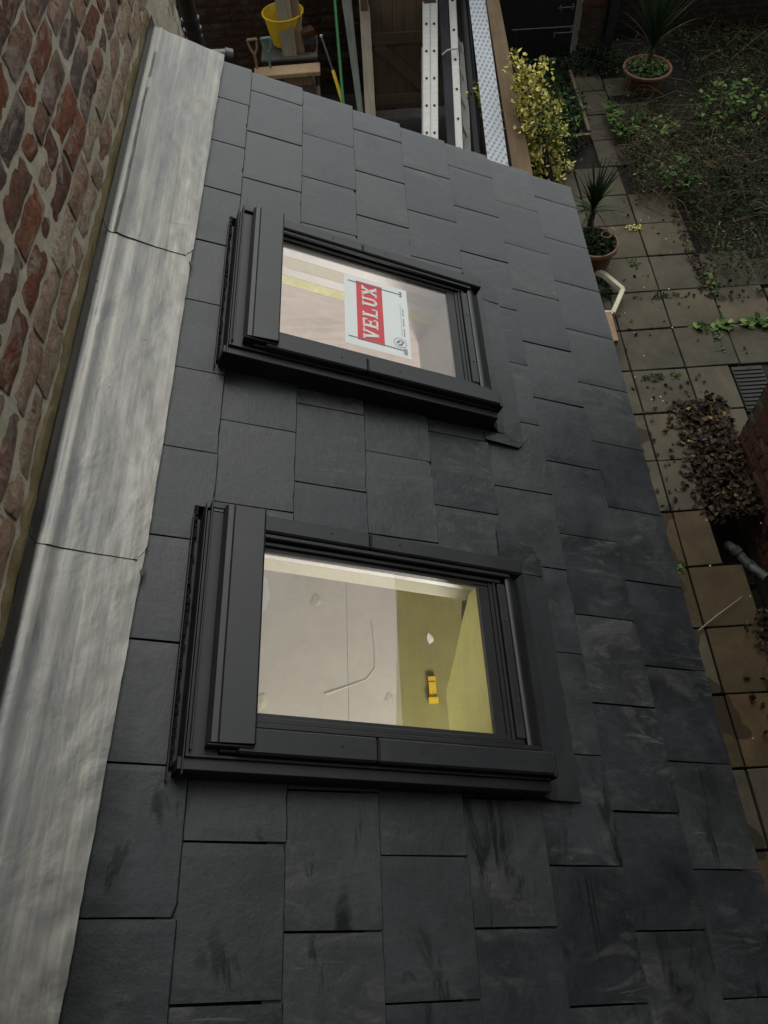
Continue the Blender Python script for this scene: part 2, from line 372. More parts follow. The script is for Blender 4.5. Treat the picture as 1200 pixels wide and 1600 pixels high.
def m_glass():
    mat = bpy.data.materials.new('double_glazing'); mat.use_nodes = True; t = mat.node_tree
    t.nodes.clear(); o = t.nodes.new('ShaderNodeOutputMaterial'); mx = t.nodes.new('ShaderNodeMixShader')
    fr = t.nodes.new('ShaderNodeFresnel'); fr.inputs['IOR'].default_value = 2.1
    tr = t.nodes.new('ShaderNodeBsdfTransparent'); tr.inputs['Color'].default_value = (.90,.92,.88,1)
    gl = t.nodes.new('ShaderNodeBsdfGlossy'); gl.inputs['Roughness'].default_value = .01
    gl.inputs['Color'].default_value = (1,.93,.96,1)
    t.links.new(fr.outputs[0], mx.inputs[0]); t.links.new(tr.outputs[0], mx.inputs[1]); t.links.new(gl.outputs[0], mx.inputs[2])
    # faint dried water marks and dust
    tc = t.nodes.new('ShaderNodeTexCoord'); nz = t.nodes.new('ShaderNodeTexNoise'); nz.inputs['Scale'].default_value = 9; nz.inputs['Detail'].default_value = 9; nz.inputs['Roughness'].default_value = .75
    rp = t.nodes.new('ShaderNodeValToRGB'); rp.color_ramp.elements[0].position = .45; rp.color_ramp.elements[0].color = (.03,.03,.03,1); rp.color_ramp.elements[1].position = .75; rp.color_ramp.elements[1].color = (.16,.16,.16,1)
    df = t.nodes.new('ShaderNodeBsdfDiffuse'); df.inputs[0].default_value = (.62,.60,.58,1); m2 = t.nodes.new('ShaderNodeMixShader')
    t.links.new(tc.outputs['Object'], nz.inputs['Vector']); t.links.new(nz.outputs['Fac'], rp.inputs[0]); t.links.new(rp.outputs[0], m2.inputs[0])
    t.links.new(mx.outputs[0], m2.inputs[1]); t.links.new(df.outputs[0], m2.inputs[2])
    t.links.new(m2.outputs[0], o.inputs['Surface']); return mat
M['glass'] = m_glass()

def tex_brick(name, c1, c2, mo):
    t = NT(name); b = t.n('ShaderNodeTexBrick'); b.inputs['Color1'].default_value = (*c1,1); b.inputs['Color2'].default_value = (*c2,1); b.inputs['Mortar'].default_value = (*mo,1)
    b.inputs['Scale'].default_value = 1; b.inputs['Brick Width'].default_value = .225; b.inputs['Row Height'].default_value = .075; b.inputs['Mortar Size'].default_value = .008
    s = t.n('ShaderNodeSeparateXYZ'); t.l(t.co, s.inputs[0]); cb = t.n('ShaderNodeCombineXYZ')
    t.l(t.math('ADD', s.outputs['X'], s.outputs['Y']), cb.inputs[0]); t.l(s.outputs['Z'], cb.inputs[1]); t.l(cb.outputs[0], b.inputs['Vector'])
    c = t.mix(b.outputs['Color'], t.ramp(t.noise(9, 6, .7), [(.3, .5), (.7, 1.4)]), 1, 'MULTIPLY')
    return t.out(c, .9, t.bump(b.outputs['Fac'], -.6, .006), spec=.2)
M['far_brick'] = tex_brick('plain_brickwork', (.11,.045,.03), (.075,.035,.025), (.17,.14,.11))
M['far_dark_brick'] = tex_brick('dark_brickwork', (.030,.014,.009), (.020,.011,.008), (.035,.028,.02))
def tone(names, k):            # one factor on a material's own colour
    for nm in names.split():
        t = M[nm].node_tree; p = t.nodes['Principled BSDF']; i = p.inputs['Base Color']
        mx = t.nodes.new('ShaderNodeMix'); mx.data_type = 'RGBA'; mx.blend_type = 'MULTIPLY'; mx.inputs[0].default_value = 1; mx.inputs[7].default_value = (k, k, k, 1)
        if i.is_linked: t.links.new(i.links[0].from_socket, mx.inputs[6])
        else: mx.inputs[6].default_value = i.default_value
        t.links.new(mx.outputs[2], i)
tone('slate', .86)
tone('lead pale_render new_mortar', .74)
tone('paving brown_paving orange_brick dark_brick pier_brick dark_mortar far_brick far_dark_brick frame frame_dark apron dark_leaf scrub_leaf dry_leaf soil grate terracotta terra_rim concrete', .74)
tone('pink_board pink_board2 olive_floor cream_board yellow_insul wall_paint', .90)

# ------------------------------------------------------------------ ground, sky is the world
def plane_grid(xs, ys, z, name, mat, parent=None, amp=0, **k):
    mb = MB(); nx, ny = len(xs), len(ys)
    for y in ys:
        for x in xs: mb.v.append((x, y, z + (noise.noise(Vector((x*2.1, y*2.1, 3)))*amp if amp else 0)))
    for j in range(ny-1):
        for i in range(nx-1): mb.f.append((j*nx+i, j*nx+i+1, (j+1)*nx+i+1, (j+1)*nx+i)); mb.mi.append(0)
    return mb.obj(name, mat, parent)
xs = [-100,-30,-8,-4] + [2.0 + .12*i for i in range(36)] + [12, 40, 100]
ys = [-100,-40,-10,-4] + [-3 + .2*i for i in range(56)] + [14, 40, 120]
g = plane_grid([-150, 150], [-150, 150], GZ-.42, 'ground', M['soil']); prop(g, kind='structure')
bed = plane_grid([-12,-4,-1] + [1.6+.14*i for i in range(40)] + [9, 14], [.45 + .14*i for i in range(62)] + [11, 16], GZ-.035, 'soil_bed', M['soil'], amp=.03); prop(bed, kind='structure')

# paving slabs
pav = empty('paving', (0,0,GZ)); prop(pav, kind='structure')
def slab(x0, x1, y0, y1, dz=0, tilt=0):
    mb = MB(); g_ = .006
    bm = bmesh.new(); bmesh.ops.create_cube(bm, size=1)
    for v in bm.verts:
        v.co = Vector((v.co.x*(x1-x0-2*g_), v.co.y*(y1-y0-2*g_), v.co.z*.05))
        if v.co.z > 0: v.co.x += random.uniform(-.004,.004); v.co.y += random.uniform(-.004,.004)
    bmesh.ops.bevel(bm, geom=bm.edges[:], offset=.004, segments=1, affect='EDGES')
    mb.add(bm)
    o = mb.obj('paving_slab', M['paving' if (y0 > -.2 or random.random() < .15) else 'brown_paving'], pav, loc=((x0+x1)/2, (y0+y1)/2, -.025 + dz + random.uniform(-.003,.003)))
    o.rotation_euler = (random.uniform(-.006,.006)+tilt, random.uniform(-.006,.006), 0)
S_ = .4515; SX = .437
YR = [2.465 + S_*i for i in range(-12, 10)]
XC = {i: 2.99 + SX*i for i in range(-4, 4)}
for i in range(-4, 2):
    for y0 in YR:
        x0, x1, y1 = XC[i], XC[i+1], y0+S_
        cx, cy = (x0+x1)/2, (y0+y1)/2
        if i >= 1 and (cy > 2.95 or cy < 1.5): continue           # garden bed, drain cover, building
        if i == 0 and (cy > 3.75 or cy < .75): 
            if cy > 3.75 or cy < .3: continue
        if cy > 4.2 and i < -1: continue
        if cy > 6.1: continue
        if i == -1 and cy > 4.2: x0 = 2.82; x1 = 3.14
        if i == -1 and cy < .6: x1 = 2.80 if cy > -.3 else 2.93
        if i == 0 and .3 < cy < .75: x1 = 3.15
        if i == 0 and .75 <= cy < 1.6: x1 = 3.335
        slab(x0, x1, y0, y1)
for (x0, x1, y0, y1) in ((3.87,4.4,2.10,2.42),(3.87,4.45,1.62,2.06),(4.42,4.9,1.7,2.2),(3.16,3.52,5.0,5.35),(3.14,3.45,5.5,5.85),(3.5,4.3,2.46,2.8)):
    slab(x0, x1, y0, y1)

# ------------------------------------------------------------------ brick walls
def brick_mesh(L, H, D, mat, seed, rough=.004, n=5, m=3, scoop=0):
    """a worn brick: front face is a displaced grid, sides go back; local x along the wall, z up, front faces -y"""
    rnd = random.Random(seed); mb = MB(); off = Vector((seed*7.3, seed*1.7, 0))
    for j in range(m+1):
        for i in range(n+1):
            u, w = i/n, j/m; ex = min(u, 1-u); ez = min(w, 1-w)
            x = (u-.5)*L; z = (w-.5)*H
            y = noise.noise(off + Vector((x*14, z*20, 0)))*rough*1.5 + noise.noise(off + Vector((x*45, z*45, 4)))*rough*.9
            if ex == 0 or ez == 0:
                y += .003 + abs(rnd.gauss(0, .0015)); x += rnd.uniform(-.004,.004); z += rnd.uniform(-.0035,.0035)
            if (ex == 0 and ez == 0): x *= .985; z *= .96; y += .001
            y += scoop*max(0, 1-((u-.5)**2*5+(w-.5)**2*5))
            mb.v.append((x, y, z))
    for j in range(m):
        for i in range(n): a = j*(n+1)+i; mb.f.append((a, a+1, a+n+2, a+n+1)); mb.mi.append(0)
    ring = [i for i in range(n+1)] + [j*(n+1)+n for j in range(1, m+1)] + [m*(n+1)+i for i in range(n-1, -1, -1)] + [j*(n+1) for j in range(m-1, 0, -1)]
    k = len(mb.v)
    for i in ring: x, y, z = mb.v[i]; mb.v.append((x, D, z))
    for q in range(len(ring)): mb.f.append((ring[q], ring[(q+1)%len(ring)], k+(q+1)%len(ring), k+q)); mb.mi.append(0)
    me = mb.mesh('brick', mat, smooth=False)
    me.polygons.foreach_set('use_smooth', [True]*len(me.polygons)); me.set_sharp_from_angle(angle=R(38)); return me
def brick_area(parent, mat, T, length, height, c=.075, L=.225, seed=1, rough=.004, bond='english', proud=.004, jit=.003, nv=9):
    """bricks over a rectangle; T maps (along, up) to a location; rotation in T"""
    loc, rz = T
    hs = c-.0105; full = [brick_mesh(L-.012, hs, .03, mat, seed*20+i, rough) for i in range(nv)]
    half = [brick_mesh(L/2-.012, hs, .03, mat, seed*20+50+i, rough, 3, 3) for i in range(nv)]
    rows = int(height/c); rnd = random.Random(seed)
    a = Vector((math.cos(rz), math.sin(rz), 0)); nrm = Vector((math.sin(rz), -math.cos(rz), 0))
    for r in range(rows):
        head = bond == 'english' and r % 4 == 2
        x = (0 if r % 2 else -L/2) + rnd.uniform(-.012,.012)
        if bond == 'english' and head: x = -L/4
        while x < length:
            hb = head or (bond == 'mixed' and rnd.random() < .3)
            w = L/2 if hb else L
            if x > -.02 and x + w < length + .02:
                me = rnd.choice(half if hb else full)
                p = Vector(loc) + a*(x+w/2) + Vector((0,0,(r+.5)*c)) + nrm*(proud + rnd.uniform(-.003,.003)) 
                p.z += rnd.uniform(-jit, jit)
                o = link('brick', me, parent, p, (rnd.uniform(-.015,.015), rnd.uniform(-.02,.02), rz + rnd.uniform(-.01,.01)))
                if rnd.random() < .5: o.scale = (-1, 1, 1)
            x += w

WX = -.145
# the tall old wall on the left (end of the neighbouring rear wing)
lw = empty('brick_wall', (WX, -1.2, GZ), label='tall old red brick wall with thick sandy mortar beside the lead flashing', cat='wall')
core = MB()
def wall_grid(mb, x, y0, y1, z0, z1, ny, nz, amp, f=6):
    k = len(mb.v)
    for j in range(nz+1):
        for i in range(ny+1):
            y = y0+(y1-y0)*i/ny; z = z0+(z1-z0)*j/nz
            mb.v.append((x + noise.noise(Vector((y*f*2, z*f*3, 1.3)))*amp + noise.noise(Vector((y*f*7, z*f*8, 5.3)))*amp*.5, y, z))
    for j in range(nz):
        for i in range(ny): a = k+j*(ny+1)+i; mb.f.append((a, a+1, a+ny+2, a+ny+1)); mb.mi.append(0)
wall_grid(core, WX, -3.05, .60, -.7, 1.6, 230, 130, .0045)
oc = core.obj('mortar_bed', M['mortar'], lw, smooth=True); oc.location = (-WX, 1.2, -GZ)
mb = MB(); mb.box(WX-3, WX-.005, -3.05, .62, 1.6, 4.6); mb.box(WX-3, WX-.012, -3.05, .62, -.7, 1.6); mb.box(WX-3, WX-2.9, -3.05, .62, GZ, -.7)
mb.box(WX-3, WX-.012, .50, .62, GZ, -.7)
o = mb.obj('wall_body', M['far_brick'], lw); o.location = (-WX, 1.2, -GZ)
brick_area(lw, M['old_brick'], ((0, -1.75+.0, .148-GZ), math.pi/2), 3.30, 1.28, c=.0675, L=.207, seed=3, rough=.0030, bond='mixed', proud=.0060, jit=.0022, nv=14)
for o in list(lw.children):
    if o.name.startswith('brick') and o.location.z < .148-GZ+.0675*(1.0+1.4*noise.noise(Vector((o.location.y*2.3, 7, 0)))+.8):
        o.material_slots[0].link = 'OBJECT'; o.material_slots[0].material = M['washed_brick']
for o in [c for c in lw.children if c.name.startswith('brick')]: o.location.y -= 0.0
# pale worn corner stones at the far end
for k in range(16):
    me = brick_mesh(.17 if k % 2 else .12, .066, .05, M['pale_render'], 400+k, .008, 4, 3)
    o = link('corner_brick', me, lw, (.004, 1.2+.62-.085+(0 if k % 2 else .025), -.55-GZ+.07*k+.035), (0, 0, math.pi/2))
# mortar fillet over the lead upstand, irregular
fm = MB(); N_ = 170
for i in range(N_+1):
    y = -3.0 + 3.13*i/N_
    top = .142 + .020*noise.noise(Vector((y*5, 0, 0))) + .010*noise.noise(Vector((y*21, 4, 0)))
    bot = .102 + .006*noise.noise(Vector((y*9, 9, 0)))
    th = .007 + .003*noise.noise(Vector((y*17, 2, 0)))
    for (dx, z) in ((-.002, bot-.01), (.003, bot), (th, bot+.006), (th+.002, (bot+top)/2), (th, top-.006), (-.004, top+.004)): fm.v.append((dx, y+1.2, z-GZ))
for i in range(N_):
    for j in range(5): a = i*6+j; fm.f.append((a, a+1, a+7, a+6)); fm.mi.append(0)
fm.obj('mortar_fillet', M['new_mortar'], lw, smooth=True)

# ------------------------------------------------------------------ the extension: room below the roof
room = empty('kitchen_extension', (.6, -1.4, GZ), label='single storey extension under the slate roof, seen through its skylights', cat='extension')
def rloc(o): o.location = (-.6, 1.4, -GZ); return o
mb = MB(); mb.box(1.30, 1.42, -3.05, .02, GZ, -.72); rloc(mb.obj('eaves_wall', M['far_brick'], room))
mb = MB(); mb.box(WX, 1.42, .02, .11, GZ, -.74)
vv = [(WX,.02,-.74),(1.42,.02,-.74),(WX,.02,-.06),(WX,.11,-.74),(1.42,.11,-.74),(WX,.11,-.06)]
mb.quad(vv[0],vv[1],vv[2]); mb.quad(vv[3],vv[5],vv[4]); rloc(mb.obj('gable_wall', M['far_brick'], room))
mb = MB(); mb.box(WX, 1.3, .004, .019, GZ, -.70); rloc(mb.obj('plywood_lining', M['pink_board2'], room))
mb = MB(); mb.box(-3.1, 1.30, -3.0, .50, -3.38, -3.32); rloc(mb.obj('floor', M['olive_floor'], room))
mb = MB(); mb.box(-3.07, -3.0, -3.05, .50, -3.3, -.75); mb.box(-3.0, WX-.02, .43, .49, -3.3, -.8); mb.box(-3.0,1.3,-3.05,-3.0,-3.3,-.75)
rloc(mb.obj('inner_wall', M['wall_paint'], room))
mb = MB(); mb.box(-3.0, WX-.03, -3.0, .43, -.80, -.74); rloc(mb.obj('inner_ceiling', M['wall_paint'], room))
# roof build-up with the two openings: local roof coordinates
WIN = {2: (0.0, 0.0), 1: (.013, 1.045)}      # offset of each skylight from the near one
OPEN = {k: (.285+ds, .865+ds, -2.262+dy, -1.862+dy) for k, (ds, dy) in WIN.items()}
def holed(s0, s1, y0, y1, n0, n1, holes, mb):
    S = sorted({s0, s1, *[v for h in holes for v in h[:2] if s0 < v < s1]}); Y = sorted({y0, y1, *[v for h in holes for v in h[2:] if y0 < v < y1]})
    cells = set()
    for i in range(len(S)-1):
        for j in range(len(Y)-1):
            cs, cy = (S[i]+S[i+1])/2, (Y[j]+Y[j+1])/2
            if not any(h[0] < cs < h[1] and h[2] < cy < h[3] for h in holes): cells.add((i, j))
    def V(i, j, n): return (S[i], Y[j], n)
    for (i, j) in cells:
        mb.quad(V(i,j,n1), V(i+1,j,n1), V(i+1,j+1,n1), V(i,j+1,n1)); mb.quad(V(i,j,n0), V(i,j+1,n0), V(i+1,j+1,n0), V(i+1,j,n0))
        for (di, dj, a, b) in ((-1,0,(i,j),(i,j+1)), (1,0,(i+1,j),(i+1,j+1)), (0,-1,(i,j),(i+1,j)), (0,1,(i,j+1),(i+1,j+1))):
            if (i+di, j+dj) not in cells: mb.quad(V(*a,n0), V(*b,n0), V(*b,n1), V(*a,n1))
roof = empty('slate_roof', (0,0,0), (0, PITCH, 0), label='lean-to roof of new dark grey slates between wall and garden', cat='roof')
holes = [(a-.014, b+.014, c-.014, d+.014) for a, b, c, d in OPEN.values()]
for nd in M['slate'].node_tree.nodes:
    if nd.name == 'roof_coords': nd.object = roof
mb = MB(); holed(WX/CS+.01, 1.50, -3.04, .10, -.046, -.031, holes, mb); mb.obj('roofing_felt', M['felt'], roof)
mb = MB(); holed(WX/CS+.08, 1.40, -3.0, .05, -.078, -.060, holes, mb); mb.obj('ceiling_board', M['cream_board'], roof)
mb = MB(); mb.box(1.50, 1.53, -3.04, .10, -.17, -.036); mb.obj('fascia_board', M['slate_board'], roof)
mb = MB(); mb.box(-.1, 1.5, .10, .118, -.16, -.032); mb.obj('verge_board', M['slate_board'], roof)

# ------------------------------------------------------------------ slates
G = .193; Wd = .25
CUT = [(.150+ds, 1.03+ds, -2.352+dy, -1.752+dy) for ds, dy in WIN.values()]
J0 = [.37, -.10, .48, -.06, .45, 0.0, .50, 0.0]
VERGE = .142
def make_slate(k, y0, y1, rnd):
    """slate of course k between y0 and y1 (local roof coordinates)"""
    s0, s1 = k*G - .035, (k+1)*G
    if k == 7: s1 += .010
    tail = rnd.uniform(-.0015,.0015)
    tilt = rnd.uniform(-.0012,.0012)
    cuts = [c for c in CUT if c[0] < s1 and c[1] > s0 and c[2] < y1 and c[3] > y0]
    def top(s, y): return .0012 + (s - s1)/G*.0105 + tilt*(y-(y0+y1)/2)/Wd*2 + .0006*math.sin(s*9+y*7)
    S = [s0, (s0+s1)/2, s1-.0028, s1]; n = 12
    Y = [y0 + (y1-y0)*i/n for i in range(n+1)]
    for c in cuts:
        for v in c[:2]:
            if s0+.004 < v < s1-.006: S.append(v)
        for v in c[2:]:
            if y0 < v < y1: Y.append(v)
    S = sorted(set(S)); Y = sorted(set(Y))
    bm = bmesh.new(); vs = {}
    chip = [(rnd.uniform(y0, y1), rnd.uniform(.004,.010), rnd.uniform(.0015,.004)) for _ in range(rnd.choice((0,0,1,1,2)))]
    if rnd.random() < .14: chip.append((rnd.choice((y0, y1)), .010, .006))
    def V(i, j):
        if (i, j) in vs: return vs[i, j]
        s, y = S[i], Y[j]; s_, y_ = s, y
        if i == len(S)-1:
            s_ += tail + rnd.uniform(-.0004,.0004)
            for (cy, w, d) in chip:
                if abs(y-cy) < w+.008: s_ -= d*max(0, 1-abs(y-cy)/(w+.012))
        zz = top(s_, y_)
        if i == len(S)-2:
            s_ += tail + rnd.uniform(-.0006,.0005)
            for (cy, w, d) in chip:
                if abs(y-cy) < w+.008: s_ -= d*1.3*max(0, 1-abs(y-cy)/(w+.012))
        if i == len(S)-1: zz -= rnd.uniform(.0030,.0048)
        if j in (0, len(Y)-1): y_ += rnd.uniform(-.0007,.0007); zz -= .0006
        vs[i, j] = bm.verts.new((s_, y_, zz)); return vs[i, j]
    ok = 0
    for i in range(len(S)-1):
        for j in range(len(Y)-1):
            cs, cy = (S[i]+S[i+1])/2, (Y[j]+Y[j+1])/2
            if any(c[0] < cs < c[1] and c[2] < cy < c[3] for c in cuts): continue
            bm.faces.new((V(i,j), V(i+1,j), V(i+1,j+1), V(i,j+1))); ok += 1
    if not ok: bm.free(); return
    r = bmesh.ops.extrude_face_region(bm, geom=bm.faces[:])
    for v in [e for e in r['geom'] if isinstance(e, bmesh.types.BMVert)]: v.co.z -= .0068
    bmesh.ops.recalc_face_normals(bm, faces=bm.faces)
    # a dressed (slightly bevelled) tail edge
    mb = MB(); mb.add(bm); me = mb.mesh('slate', M['slate'])
    c = Vector(((s0+s1)/2, (y0+y1)/2, 0)); me.transform(Matrix.Translation(-c))
    link('slate', me, roof, c)
rnd = random.Random(11)
for k in range(8):
    joints = [VERGE] + [-(J0[k]+i)*Wd for i in range(-1, 14)]
    joints = sorted([j for j in joints if j <= VERGE - .03 or j == VERGE], reverse=True)
    joints = [joints[0]] + [j + rnd.uniform(-.005,.005) for j in joints[1:] if j > -3.04] + [-3.05]
    for a, b in zip(joints[:-1], joints[1:]):
        gp = rnd.uniform(.0014,.0030)
        ja = a - (gp if a != VERGE else rnd.uniform(-.004,.004)); jb = b + gp
        make_slate(k, jb, ja, rnd)

# ------------------------------------------------------------------ lead flashing
lead = empty('lead_flashing', (0,0,0), (0, PITCH, 0), label='long strip of streaky grey lead flashing dressed down the wall onto the slates', cat='flashing')
def lead_sheet(y0, y1, lift, e0, e1, seed, nib0=False):
    # profile in roof plane: up the wall, round the bend, out over the slates
    T0 = Vector((0,0))
    wall_s = lambda z: None
    mb = MB(); ny = max(8, int((y1-y0)/.012))
    prof = []
    import math as m_
    # work in world x,z then convert to roof s,n
    for i in range(4): prof.append((WX+.010, .118 - i*.010, 0))                     # upstand
    bx, bz = WX+.010, .03
    for i in range(1, 7):
        a = i/6; prof.append((bx + .022*(1-m_.cos(a*1.13)), .088 - .013*m_.sin(a*1.13), .4*a))
    x_, z_ = prof[-1][:2]
    s_last = x_*CS - z_*SN
    NS = 26
    rows = []
    for j in range(ny+1):
        t = j/ny; y = y0 + (y1-y0)*t
        edge = e0 + (e1-e0)*t + .0035*noise.noise(Vector((y*6, seed, 0))) + .0012*noise.noise(Vector((y*40, seed, 3)))
        row = []
        for (x, z, w) in prof:
            n_ = noise.noise(Vector((y*3.3, z*8, seed)))*.004 + noise.noise(Vector((y*11, z*14, seed+5)))*.0015
            x += n_*(.4+w); row.append((x*CS - z*SN, x*SN + z*CS + n_*w + lift))
        sl, nl = row[-1]
        for i in range(1, NS+1):
            a = i/NS; s = sl + (edge-sl)*a
            base = nl*(1-a)**2.2 + .0080*(1-(1-a)**2.2)
            amp = .0030*math.sin(min(1, a*1.15)*math.pi)**.7 if a < .87 else .0008
            n_ = noise.noise(Vector((s*9, y*3.2, seed)))*amp + noise.noise(Vector((s*17, y*9, seed+8)))*amp*.35
            # bumps following hidden slate joints
            rdg = .0018*math.exp(-(a/.05)**2) - .0028*math.exp(-((a-.17)/.075)**2)*(.6+.8*abs(noise.noise(Vector((y*1.7, seed, 2)))))
            row.append((s, base + rdg + lift + n_ + (.0016*noise.noise(Vector((s*30, y*22, seed)))*(a > .6)) ))
        if nib0:     # turned-down notched corner at the lap
            d = (y-y0)
            if d < .030: s, n = row[-1]; row[-1] = (s - .020*(1-d/.030), n); s, n = row[-2]; row[-2] = (min(s, row[-1][0]-.004), n)
        rows.append((y, row))
    L_ = len(rows[0][1]); k = 0
    for lay in (0, 1):
        for y, row in rows:
            for q, (s, n) in enumerate(row):
                if lay: 
                    ds, dn = row[min(q+1, L_-1)][0]-row[max(q-1,0)][0], row[min(q+1, L_-1)][1]-row[max(q-1,0)][1]
                    l = math.hypot(ds, dn) or 1; mb.v.append((s + dn/l*.002, y, n - ds/l*.002))
                else: mb.v.append((s, y, n))
    H = len(rows)*L_
    for j in range(ny):
        for i in range(L_-1):
            a = j*L_+i; mb.f.append((a, a+1, a+L_+1, a+L_)); mb.f.append((H+a, H+a+L_, H+a+L_+1, H+a+1)); mb.mi += [0,0]
        a = j*L_+L_-1; mb.f.append((a, H+a, H+a+L_, a+L_)); mb.mi.append(0)
    for e in (0, ny):
        for i in range(L_-1): a = e*L_+i; mb.f.append((a, a+1, H+a+1, H+a)); mb.mi.append(0)
    o = mb.obj('lead_sheet', M['lead'], lead, smooth=True); return o
lead_sheet(-.945, .150, .0044, .070, .086, 1.0, True)
lead_sheet(-1.920, -.885, .0022, .057, .069, 1.0, True)
lead_sheet(-3.04, -1.860, 0, .018, .056, 1.0)
for (s, y) in ((.062, -.965), (.050, -1.945)):        # small torn turned-up tabs below each lap
    mb = MB(); mb.v += [(s, y, .009), (s+.012, y+.022, .009), (s+.007, y-.018, .019), (s, y, .007), (s+.012, y+.022, .007), (s+.007, y-.018, .017)]
    mb.f += [(0,1,2), (3,5,4), (0,3,4,1), (1,4,5,2), (2,5,3,0)]; mb.mi += [0]*5; mb.obj('lap_tab', M['lead'], lead)

# ------------------------------------------------------------------ skylights
def rbox(mb, s0, s1, y0, y1, n0, n1, ch=.0015): mb.box(s0, s1, y0, y1, n0, n1, ch=ch); return mb
def skylight(label):
    """roof window in roof coordinates of the near one; root at its upper near corner"""
    root = empty('roof_window', rw(.16, -2.35), (0, PITCH, 0), label=label, cat='skylight', group='roof windows in the slate roof')
    O = Vector((.16, -2.35, 0))
    def B(name, mat, fn, smooth=False, parent=root):
        mb = MB(); fn(mb); mb.v = [tuple(Vector(v)-O) for v in mb.v]; return mb.obj(name, M[mat], parent, smooth)
    # soaker flashing trough up-slope with grit, thin upright lips
    B('gutter_flashing', 'frame_dark', lambda m: (rbox(m, .148, .182, -2.372, -1.785, -.014, -.005), rbox(m, .1475, .1500, -2.372, -1.785, -.014, .016, .0004),
        rbox(m, .166, .1685, -2.372, -1.783, -.005, .070, .0004)))
    B('foam_strip', 'foam', lambda m: [rbox(m, .1515, .1585+random.uniform(-.001,.003), -2.345+i*.0148, -2.345+(i+1)*.0148-.0008, -.005, .004+random.uniform(-.003,.005), .0015) for i in range(40)])
    # outer frame boxes
    B('top_frame', 'frame_dark', lambda m: rbox(m, .170, .232, -2.338, -1.802, -.025, .066))
    B('hood', 'frame', lambda m: (m.sweep([(.205,.060),(.205,.088),(.211,.094),(.222,.096),(.224,.094),(.226,.096),(.290,.101),(.294,.098),(.294,.066),(.290,.060)], -2.318, -1.797)))
    B('hood_end', 'frame_dark', lambda m: (rbox(m, .204, .293, -2.324, -2.3185, .058, .092, .002), rbox(m, .230, .292, -2.331, -2.3245, .058, .078, .002)))
    B('hood_lip', 'frame', lambda m: (rbox(m, .176, .286, -1.796, -1.782, .066, .072, .001), rbox(m, .176, .180, -2.33, -1.782, .066, .078, .001), rbox(m, .176, .286, -1.7845, -1.782, .050, .066, .0005)))
    # near side: deep flashing, ledge, then cover in two lengths
    B('side_flashing', 'frame_dark', lambda m: m.sweep([(0,0)], 0, 0) if 0 else (rbox(m, .158, .958, -2.362, -2.338, -.025, .060), rbox(m, .170, .955, -2.340, -2.334, .060, .068, .0008)))
    B('side_flashing', 'frame_dark', lambda m: rbox(m, .262, .962, -1.818, -1.795, -.025, .058))
    for (a, b) in ((.262, .5445), (.5455, .955)):
        B('side_cover', 'frame', lambda m: rbox(m, a, b, -2.333, -2.283, .050, .088 if a < .5 else .0885, .004))
        B('side_cover', 'frame', lambda m: rbox(m, a, b if b < .9 else .952, -1.845, -1.803, .050, .088 if a < .5 else .0885, .004))
    # stepped sash rails either side of the glass
    B('sash_rail', 'frame_dark', lambda m: (rbox(m, .285, .930, -2.281, -2.270, .040, .080), rbox(m, .285, .900, -2.268, -2.256, .040, .071)))
    B('sash_rail', 'frame_dark', lambda m: (rbox(m, .285, .915, -1.857, -1.847, .040, .082), rbox(m, .285, .895, -1.870, -1.8605, .040, .070)))
    B('glazing_gasket', 'gasket', lambda m: (rbox(m, .285, .862, -2.256, -2.246, .045, .064, .001), rbox(m, .285, .862, -1.8795, -1.870, .045, .062, .001),
        rbox(m, .836, .862, -2.246, -1.8795, .045, .060, .001), rbox(m, .8625, .8725, -2.256, -1.868, .040, .063, .001), rbox(m, .285, .300, -2.246, -1.8795, .044, .060, .001)))
    # lower end: bead, ribbed rail, rounded bottom cover
    B('bottom_bead', 'frame', lambda m: (rbox(m, .873, .8805, -2.262, -1.868, .040, .067, .002)))
    rail = B('bottom_rail', 'frame', lambda m: rbox(m, .882, .904, -2.256, -1.873, .040, .074, .003))
    B('bottom_cover', 'frame', lambda m: m.sweep([(.905,.040),(.905,.073),(.909,.076),(.916,.076),(.922,.0735),(.936,.064),(.948,.050),(.956,.036),(.960,-.01),(.950,-.012)], -2.282, -1.846), smooth=True)
    B('end_cap', 'frame_dark', lambda m: (rbox(m, .9555, .966, -2.338, -2.283, .020, .084, .004), ))
    for y in (-2.17, -1.97):
        B('screw', 'screw', lambda m: m.lathe([(.0001,.0762),(.0028,.0762),(.0032,.0745)], (.893, y, 0), 8), smooth=True, parent=rail)
    for (s, y, n) in ((.47,-2.306,.0885),(.64,-2.306,.0890),(.45,-1.822,.0885),(.62,-1.822,.0890)):
        B('cover_screw', 'frame_dark', lambda m: m.lathe([(.0001,.001),(.0024,.001),(.0030,-.0004)], (s, y, n), 8), smooth=True)
    # lead-grey apron pressed down over the slates below the window
    def ap(m):
        S = [.952, .968, .985, 1.01, 1.045, 1.072]; NN = [.036, .020, .0085, .0056, .0044, .0038]
        for a in range(5):
            mY = 26
            for j in range(mY):
                ya, yb = -2.365 + .60*j/mY, -2.365 + .60*(j+1)/mY
                h = lambda s, n, y: (s + (.002*noise.noise(Vector((y*12, 1, 1))) if s > 1.06 else 0), y, n + .0012*noise.noise(Vector((s*22, y*14, 2))))
                m.quad(h(S[a],NN[a],ya), h(S[a+1],NN[a+1],ya), h(S[a+1],NN[a+1],yb), h(S[a],NN[a],yb))
        for j in range(26):
            ya, yb = -2.365 + .60*j/26, -2.365 + .60*(j+1)/26
            m.quad((1.072+.002*noise.noise(Vector((ya*12,1,1))),ya,.0038), (1.072,ya,-.006), (1.072,yb,-.006), (1.072+.002*noise.noise(Vector((yb*12,1,1))),yb,.0038))
    o = B('apron', 'apron', ap)
